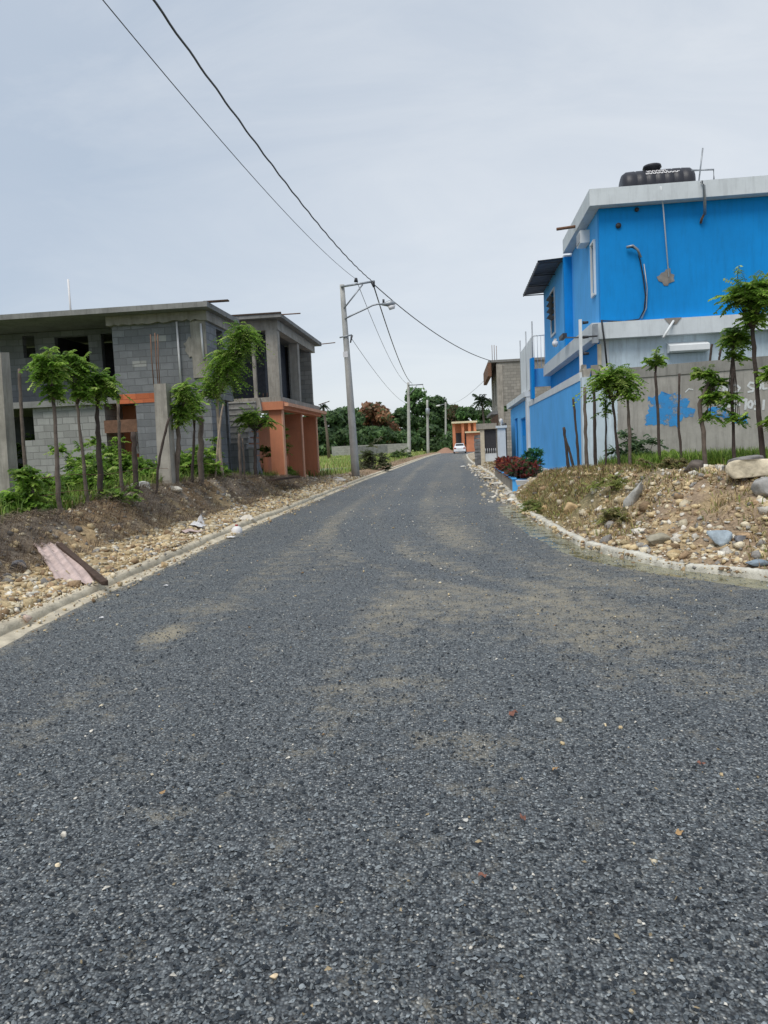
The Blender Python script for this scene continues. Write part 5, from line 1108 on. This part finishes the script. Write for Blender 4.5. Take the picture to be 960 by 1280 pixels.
# ---- trees along the horizon
def big_tree(label, px, Y, topy, wpx, pal, seed, n=5200, name='broadleaf_tree', lean=0, leaf=.42, lowfrac=.08, group='trees beyond the meadow'):
    rr = np.random.default_rng(seed); top = PY(px, topy, Y); H_ = top[2]; x0 = top[0]; Wd = wpx/930*Y/2
    t = thing(name, label, 'tree', (x0, Y, 0), group)
    MB().tube([(x0, Y, -.2), (x0+.1, Y, H_*.25), (x0-.1, Y, H_*.55)], [.035*H_, .028*H_, .015*H_], 8).build('trunk', M['bark'], t)
    lb = MB()
    nb = 44; bl = []
    for k in range(nb):
        a = rr.uniform(0, 2*pi); q = rr.uniform(0, 1)**.6; hz = rr.uniform(lowfrac, 1)
        env = math.sqrt(max(0.05, 1-((hz-.48)/.56)**2)); cx_ = x0+cos(a)*q*Wd*.85*env; cy_ = Y+sin(a)*q*Wd*.7*env; r_ = Wd*rr.uniform(.13, .36)
        cz_ = min(H_-r_*.55, max(r_*.4, H_*hz)); bl.append((cx_, cy_, cz_, r_))
        if k < 8: lb.tube([(x0, Y, H_*rr.uniform(.2, .5)), (cx_, cy_, cz_)], [.012*H_, .004*H_], 5)
    lb.build('limbs', M['bark'], t)
    bl = np.array(bl); wi = bl[:, 3]**2; i = rr.choice(nb, n, p=wi/wi.sum()); u = rr.normal(0, 1, (n, 3)); u /= np.linalg.norm(u, axis=1)[:, None]
    rad = bl[i, 3]*rr.uniform(.4, 1.25, n); c_ = bl[i, :3]+u*rad[:, None]*np.array([1, 1, .7]); c_[:, 2] = np.maximum(c_[:, 2], .15)
    nrm = u+rr.normal(0, .5, (n, 3))+[0, 0, .35]; nrm /= np.linalg.norm(nrm, axis=1)[:, None]; tv = np.cross(nrm, rr.normal(0, 1, (n, 3))); tv /= np.linalg.norm(tv, axis=1)[:, None]; bv = np.cross(nrm, tv)
    s_ = leaf*rr.uniform(.5, 1.2, (n, 1)); q = np.stack([c_-tv*s_, c_-bv*s_*.55, c_+tv*s_, c_+bv*s_*.55], 1)
    tone = (.7+.6*rr.random(nb))[i][:, None]; pc = np.array(pal)[rr.integers(0, len(pal), n)]*tone*rr.uniform(.75, 1.25, (n, 1))
    arr_mesh('crown', q.reshape(-1, 3), np.arange(4*n).reshape(-1, 4), M['leaf'], t, colors=np.repeat(np.clip(pc, 0, 1), 4, 0)); return t
DK = [(.08, .14, .065), (.11, .19, .075), (.15, .24, .09)]; MD = [(.10, .2, .06), (.15, .27, .08), (.09, .16, .06)]; RD = [(.40, .17, .10), (.30, .19, .10), (.13, .18, .08), (.46, .26, .15)]; PA = [(.10, .17, .06), (.14, .22, .08)]
tl = [('dark green tree just right of the orange house', 405, 158, 516, 52, DK), ('dense dark tree behind the leaning pole', 432, 166, 510, 50, DK), ('rusty red leaved flowering tree', 470, 172, 504, 64, RD),
      ('dark tree between the red tree and the second pole', 500, 178, 511, 42, DK), ('tallest rounded green tree beside second pole', 521, 186, 487, 54, MD), ('dark green tree behind third pole', 547, 184, 497, 46, DK),
      ('lower dark tree left of the orange bungalow', 563, 195, 508, 40, DK), ('green tree rising over the orange bungalow roof', 584, 165, 511, 42, MD), ('pale green tree under the coconut palms', 606, 170, 514, 36, PA),
      ('small reddish crowned tree near the fourth pole', 570, 180, 507, 26, [(.2, .13, .08), (.12, .15, .06)]), ('dark tree seen between the gate pillars', 600, 150, 528, 34, DK), ('dark tree behind the corner of the orange house', 384, 160, 520, 46, DK),
      ('green tree low behind the red tree', 452, 182, 512, 46, MD), ('tree far behind stair of the orange house', 350, 150, 515, 60, DK), ('tree beyond the gap between grey and orange house', 300, 140, 505, 70, MD), ('tree behind the block building', 640, 120, 505, 60, DK)]
for k, (lab, px, Y, ty, wp_, pal) in enumerate(tl): big_tree(lab, px, Y, ty, wp_, pal, 100+k, leaf=.5 if Y < 130 else .62, n=5600)
# low scrub mass closing the foot of the trees
for k, (px, Y, wp_, lab) in enumerate([(396, 146, 50, 'scrub thicket at the meadow edge near orange house'), (430, 150, 50, 'scrub thicket under the dark tree behind the leaning pole'), (467, 156, 52, 'scrub thicket under the red tree'), (505, 160, 48, 'scrub thicket under the tallest tree'), (540, 166, 40, 'scrub thicket beside the road before the bungalow'), (577, 150, 60, 'scrub thicket behind the orange bungalow')]):
    big_tree(lab, px, Y, (536, 538, 534, 539, 533, 540)[k], wp_, DK, 300+k, n=3000, name='thicket', leaf=.5, lowfrac=.0, group='scrub thickets at the foot of the trees')
def palm(label, px, top, base_py, Y, R_px, seed, group='coconut palms beyond the road bend'):
    rr = np.random.default_rng(seed); c_ = PY(px, top, Y); t = thing('coconut_palm', label, 'palm tree', (c_[0], Y, 0), group)
    MB().tube([(c_[0]+.5, Y, -.2), (c_[0]+.35, Y, c_[2]*.5), (c_[0], Y, c_[2])], [.28, .2, .15], 8).build('trunk', M['bark'], t)
    L_ = R_px/930*Y; parts = []
    for k in range(34):
        a = rr.uniform(0, 2*pi); e_ = rr.uniform(-.5, 1.25)
        parts.append(fronds([c_], 1, L_/.85, .62, 22, .20*L_, .045*L_, [(.035, .06, .03), (.06, .1, .04)], [1, 1], (e_, e_+.01), az=a))
    V, Fq, C_ = cat_(parts); arr_mesh('fronds', V, Fq, M['leaf'], t, colors=C_); return t
palm('tall coconut palm standing clear over the bungalow', 602, 501, 553, 140, 16, 1)
palm('coconut palm half hidden by the block building', 615, 503, 553, 150, 13, 2)
palm('small distant palm above the trees next to orange house', 404, 508, 553, 110, 8, 3)
# low distant walls
t = thing('boundary_wall', 'low grey block wall across the meadow behind the second pole', 'wall', (-14, 141.6, 0)); MB().box(-24, -9.2, 141.6, 141.9, -.1, 1.9, .02).build('wall', M['block_light'], t)
t = thing('boundary_wall', 'lower dark grey wall section left of second pole', 'wall', (-15, 134.6, 0)); MB().box(-18.5, -12.6, 134.6, 134.9, -.1, 1.7, .02).build('wall', M['concrete_dark'], t)
t = thing('dirt_heap', 'reddish brown earth heap beside the road bend', 'heap', (-1.6, 118, 0))
xs_, ys_ = np.meshgrid(np.linspace(-4.6, .2, 30), np.linspace(117, 122, 24)); hh = .85*np.exp(-((xs_+1.9)/1.15)**2-((ys_-119.5)/1.3)**2)*(1+fbm(xs_*2, ys_*2, 3))-.02
idx = np.arange(xs_.size).reshape(xs_.shape); arr_mesh('earth', np.stack([xs_.ravel(), ys_.ravel(), hh.ravel()], 1), np.stack([idx[:-1, :-1].ravel(), idx[:-1, 1:].ravel(), idx[1:, 1:].ravel(), idx[1:, :-1].ravel()], 1), M['stone'], t, colors=np.tile([.33, .2, .14], (xs_.size, 1)))

# ================================================================== single rocks and litter
def rock(label, px, py, Y, wx, wz, col, seed, name='boulder', cat='rock', wy=None, sink=.25, squash=1., group=None, tilt=0.):
    import bmesh
    rr = random.Random(seed); q = PY(px, py, Y); z0 = max(gz(q[0], Y), 0.); bm = bmesh.new(); bmesh.ops.create_icosphere(bm, subdivisions=3, radius=1)
    wy = wy or wx*.8
    pl = [Vector((rr.gauss(0, 1), rr.gauss(0, 1), rr.gauss(0, 1))).normalized() for _ in range(11)]; hs = [rr.uniform(.42, .72) for _ in pl]
    for v in bm.verts:
        for p_, h_ in zip(pl, hs):
            d = v.co.dot(p_)-h_
            if d > 0: v.co -= p_*d
    V = np.array([v.co[:] for v in bm.verts]); Fc = np.array([[v.index for v in f.verts] for f in bm.faces]); bm.free()
    V = V*(1+.09*fbm(V[:, 0]*3+seed, V[:, 1]*3+V[:, 2]*2, seed)[:, None]*2); V = V*np.array([wx/2, wy/2, wz/2])*1.25
    V[:, 2] += V[:, 0]*tilt; V += np.array([q[0], Y, z0+wz*(.5-sink)])
    cc = np.tile(col, (len(V), 1))*(1+.8*fbm(V[:, 0]*9, V[:, 2]*9+V[:, 1]*5, seed))[:, None]
    o = arr_mesh(name, V, Fc, M['boulder'], origin=(q[0], Y, z0), colors=np.clip(cc, .02, .8)); return setp(o, label, cat, group)
G_ = 'rocks on the right mound'
rock('large flat topped beige boulder at right edge of the mound', 948, 630, 10.0, .62, .30, (.60, .52, .38), 1, wy=.6, sink=.1, group=G_, tilt=.1)
rock('grey angular boulder leaning below the large beige one', 957, 646, 9.5, .40, .26, (.34, .33, .31), 2, group=G_, tilt=-.2)
rock('dark grey boulder behind the beige one', 934, 602, 11.3, .5, .3, (.23, .22, .21), 3, group=G_)
rock('upright pale grey slab rock half way up the mound', 792, 634, 11.4, .26, .36, (.38, .37, .34), 4, wy=.16, group=G_, tilt=.8)
rock('bluish grey rock low on the mound', 902, 680, 9.0, .30, .27, (.34, .40, .44), 5, group=G_)
rock('brown grey rock left of the bluish one', 822, 674, 9.6, .3, .2, (.32, .29, .22), 6, group=G_)
rock('round tan rock lying in yellow grass', 713, 634, 13.0, .30, .20, (.50, .36, .20), 7, group=G_)
rock('smaller tan rock at mound foot near the puddle', 681, 630, 14.5, .2, .14, (.48, .34, .18), 8, group=G_)
rock('flat dark stone beside the right kerb, bluish top', 942, 716, 8.05, .24, .07, (.22, .27, .31), 9, group=G_)
rock('whitish flat stone on top of the mound', 887, 598, 11.6, .14, .09, (.62, .58, .5), 10, group=G_)
rock('second whitish stone near mound top', 904, 598, 11.5, .12, .07, (.6, .5, .36), 11, group=G_)
rock('grey rounded stone below whitish ones', 908, 608, 11.0, .14, .1, (.36, .37, .36), 12, group=G_)
rock('dark clod of earth on mound crest', 868, 612, 11.2, .42, .22, (.12, .10, .085), 13, group=G_)
rock('small pale rock left of the dark clod', 800, 645, 10.7, .13, .09, (.6, .56, .48), 14, group=G_)
rock('brown rock by the kerb end', 752, 640, 11.9, .2, .13, (.3, .24, .17), 15, group=G_)
rock('grey stone low by the kerb centre', 806, 688, 9.35, .14, .1, (.3, .3, .3), 16, group=G_)
rock('ochre stone at right kerb corner', 842, 690, 8.9, .16, .1, (.45, .33, .18), 17, group=G_)
rock('dark grey stone near the bluish rock', 925, 682, 8.8, .17, .12, (.2, .2, .21), 18, group=G_)
G2 = 'rocks on the left verge'
rock('grey stone at the left edge, first of the pair', 8, 714, 7.9, .18, .12, (.24, .24, .25), 20, group=G2)
rock('dark stone beside the white scrap at left', 22, 706, 8.3, .2, .15, (.14, .14, .15), 21, group=G2)
rock('tan lump on the gutter edge near the left kerb', 205, 709, 9.6, .11, .09, (.5, .36, .2), 22, group=G2, sink=.1)
rock('pinkish stone sitting on the kerb at far left', 34, 783, 6.35, .11, .09, (.55, .42, .34), 23, group=G2, sink=-.3)
rock('pale broken concrete lump near the white jug', 310, 635, 15.2, .45, .2, (.62, .57, .49), 24, group=G2)
rock('flat grey slab rubble at the bank crest before the pillar', 178, 608, 14.6, .55, .2, (.36, .36, .34), 25, group=G2)
rock('whitish rubble lump at bank crest right of pillar', 218, 612, 15.4, .3, .18, (.55, .52, .45), 26, group=G2)
rock('pale stone beside the leaning utility pole', 425, 603, 30, .5, .2, (.6, .55, .48), 27, group=G2)
rock('single cream pebble on the near road', 342, 1199, 1.95, .026, .022, (.66, .52, .34), 30, name='pebble', cat='pebble', sink=.0)
rock('white pebble on the road right of centre', 583, 1033, 2.85, .022, .016, (.72, .70, .64), 31, name='pebble', cat='pebble', sink=0)
rock('small cream pebble low at left on road', 75, 1102, 2.5, .022, .014, (.66, .55, .38), 32, name='pebble', cat='pebble', sink=0)

# corrugated sheet and plank leaning on the bank
def onb(x_, y_, dz=0.): return np.array([x_, y_, gz(x_, y_)+dz])
A_ = PY(38, 677, 9.6); B_ = PY(72, 677, 9.9); C3 = PY(120, 729, 7.95); D_ = PY(72, 731, 7.9)
nu, nv = 30, 14; vs = []; fs = []
for i in range(nu+1):
    for j in range(nv+1):
        u_, v_ = i/nu, j/nv; e0 = A_*(1-u_)+D_*u_; e1 = B_*(1-u_)+C3*u_; rag = (.06*(hashn(i, 5)-.5) if j == 0 else 0)
        p = e0*(1-v_-rag)+e1*(v_+rag); p = p+np.array([0, 0, .018*sin(v_*22)+.05*sin(u_*pi)+.01*sin(u_*9)]); vs.append(p)
for i in range(nu):
    for j in range(nv): a = i*(nv+1)+j; fs.append((a, a+1, a+nv+2, a+nv+1))
o = MB().add(vs, fs, True).build('corrugated_sheet', M['sheet'], origin=tuple(D_)); md = o.modifiers.new('thick', 'SOLIDIFY'); md.thickness = .008
setp(o, 'pinkish white corrugated scrap sheet lying on the left bank', 'scrap sheet')
def bar(p, q, w_, h_, name, mat, label, cat):
    p, q = np.array(p), np.array(q); d = (q-p)/np.linalg.norm(q-p); s_ = np.cross(d, [0, 0, 1.]); s_ /= np.linalg.norm(s_); u_ = np.cross(s_, d)
    vs = [e+s_*a*w_/2+u_*b_*h_/2+np.array([random.uniform(-.008, .008) for _ in range(3)]) for e in (p, p+(q-p)*.5, q) for a, b_ in ((-1, -1), (1, -1), (1, 1), (-1, 1))]
    fs = [(0, 1, 2, 3), (11, 10, 9, 8)]+[(r_*4+k, r_*4+(k+1) % 4, r_*4+4+(k+1) % 4, r_*4+4+k) for r_ in (0, 1) for k in range(4)]
    return setp(MB().add(vs, fs).build(name, mat, origin=tuple(p)), label, cat)
bar(PY(74, 680, 9.5), PY(131, 729, 7.8), .08, .05, 'wooden_plank', M['plank'], 'dark rotten plank lying beside the pinkish sheet', 'plank')
bar(PY(3, 748, 7.2), PY(30, 752, 6.95), .07, .04, 'wooden_plank', M['plank'], 'short dark wood scrap at the far left kerb', 'plank')
bar(PY(338, 600, 22.5), PY(370, 596, 24.5), .3, .06, 'wooden_plank', M['plank'], 'dark board lying on the bank before orange piers', 'plank')
# white jug
JG = thing('plastic_jug', 'white plastic jug with rounded shoulders near the left kerb', 'jug', tuple(onb(PY(302, 655, 13.6)[0], 13.6)))
q = onb(PY(302, 655, 13.6)[0], 13.6, .09)
MB().tube([q+[-.1, 0, -.09], q+[-.1, 0, -.085], q+[-.1, 0, .06], q+[-.1, 0, .1], q+[-.1, 0, .12]], [.05, .1, .105, .07, .03], 14).build('body', M['plastic_white'], JG)
MB().tube([q+[-.1, 0, .12], q+[-.1, 0, .15]], .028, 10).build('cap', M['tail'], JG)
# paper, bags
def litter(label, px, py, Y, w_, h_, mat, seed, name='litter', cat='litter', z_=None):
    rr = random.Random(seed); q = PY(px, py, Y); z0 = gz(q[0], Y) if z_ is None else z_; n_ = 7; vs = []; fs = []
    for i in range(n_):
        for j in range(n_): vs.append((q[0]+(i/(n_-1)-.5)*w_*(1+rr.uniform(-.15, .15)), q[1]+(j/(n_-1)-.5)*w_*.8*(1+rr.uniform(-.15, .15)), z0+.01+h_*rr.random()*(1-abs(i-3)/4)))
    for i in range(n_-1):
        for j in range(n_-1): a = i*n_+j; fs.append((a, a+n_, a+n_+1, a+1))
    return setp(MB().add(vs, fs).build(name, mat, origin=(q[0], q[1], z0)), label, cat, 'scraps of litter on the verges')
PW, PKm = M['plastic_white'], M['sheet']
litter('crumpled white bag on the bank, left of the jug', 243, 652, 13.4, .35, .12, PW, 1)
litter('pinkish crumpled rag below the white bag', 236, 664, 12.7, .4, .08, PKm, 2)
litter('upright torn white scrap beside the crumpled bag', 250, 647, 13.7, .14, .22, PW, 3)
litter('small bluish white wrapper on the gutter', 288, 675, 12.7, .16, .02, PW, 4, z_=.02)
litter('white scrap above the dark stone at far left', 21, 699, 8.5, .11, .06, PW, 5)
litter('white scrap on the dirt near orange piers', 421, 596, 32, .5, .08, PW, 6)
litter('pale flat scrap in front of the leaning pole', 424, 606, 28, .6, .06, PKm, 7)
litter('dark lidded scrap beside the leaning pole', 459, 583, 48, 1.0, .2, PW, 8)
litter('white torn paper on the mound top by the tallest tree', 930, 583, 12.6, .22, .08, PW, 9)
litter('flat pale scrap on the mound beside the torn paper', 946, 585, 12.3, .2, .03, PKm, 10)
litter('tiny white paper bits on the road left of centre', 208, 741, 8.2, .05, .01, PW, 11, z_=.003)
litter('white speck of plastic on the dark road at left', 127, 777, 6.6, .04, .01, PW, 12, z_=.003)
# rubble pile of broken kerb on the right beyond the planter
for k, (px, py, Y, w_, lab) in enumerate([(579, 583, 46, .5, 'broken pale kerb chunk lying farthest out on the road'), (596, 589, 39, .9, 'largest broken pale slab by the right kerb'), (612, 600, 29.5, .7, 'tilted slab chunk at the planter corner'), (620, 606, 26, .6, 'grey slab chunk beside the planter wall'), (630, 611, 23.5, .5, 'broken kerb chunk nearest the planter end'), (634, 622, 20.5, .45, 'broken kerb chunk at the puddle head'), (640, 630, 18.4, .35, 'small pale chunk lying in the puddle head')]):
    rock(lab, px, py, Y, w_*.7, .13, (.52, .5, .45) if k % 3 else (.66, .64, .58), 50+k, name='concrete_chunk', cat='concrete chunk', sink=.1, group='broken concrete pieces along the right kerb')
# leaves on the road
def leaf(label, px, py, Y, w_, col, seed):
    rr = random.Random(seed); q = PY(px, py, Y); n_ = 10; vs = [(q[0], Y, .02)]; 
    for k in range(n_): a = 2*pi*k/n_; r_ = w_/2.6*(1+.4*cos(2*a))*rr.uniform(.75, 1.2); vs.append((q[0]+cos(a+seed)*r_, Y+sin(a+seed)*r_, .012+rr.uniform(0, .018)))
    o = MB().add(vs, [(0, k+1, (k+1) % n_+1) for k in range(n_)]).build('dry_leaf', col, origin=(q[0], Y, 0.)); return setp(o, label, 'leaf', 'fallen dry leaves on the road')
lf = plain('dry red brown leaf', (.22, .10, .07), .7, .3, 40); lf2 = plain('dry tan leaf', (.42, .27, .13), .7, .3, 40)
leaf('red brown leaf on the pale dusty patch of road', 642, 931, 4.0, .07, lf, 1); leaf('small red leaf below the dusty patch', 654, 1040, 2.85, .035, lf, 2); leaf('curled reddish leaf at the right on the road', 876, 966, 3.35, .035, lf, 3)
leaf('orange brown leaf at lower right of road', 850, 1030, 2.75, .04, lf2, 4); leaf('tan leaf scrap at left on the near road', 205, 1022, 3.05, .05, lf2, 5); leaf('brown leaf lying centre right, below the white pebble', 603, 1098, 2.45, .03, lf, 6); leaf('tan leaf right of the dusty patch', 695, 985, 3.3, .045, lf2, 7)
# strands of wire between left stakes
for k, (z_, lab) in enumerate(((1.25, 'upper rusty wire strand strung between the left stakes'), (.98, 'lower rusty wire strand strung between the left stakes'))):
    pts = [(-6.27+.02*sin(i), 10.5+i*1.05, z_+.03*sin(i*2.1)) for i in range(10)]
    setp(MB().tube(pts, .004, 4).build('fence_wire', M['rust'], origin=pts[0]), lab, 'wire', 'wire strands of the left fence')
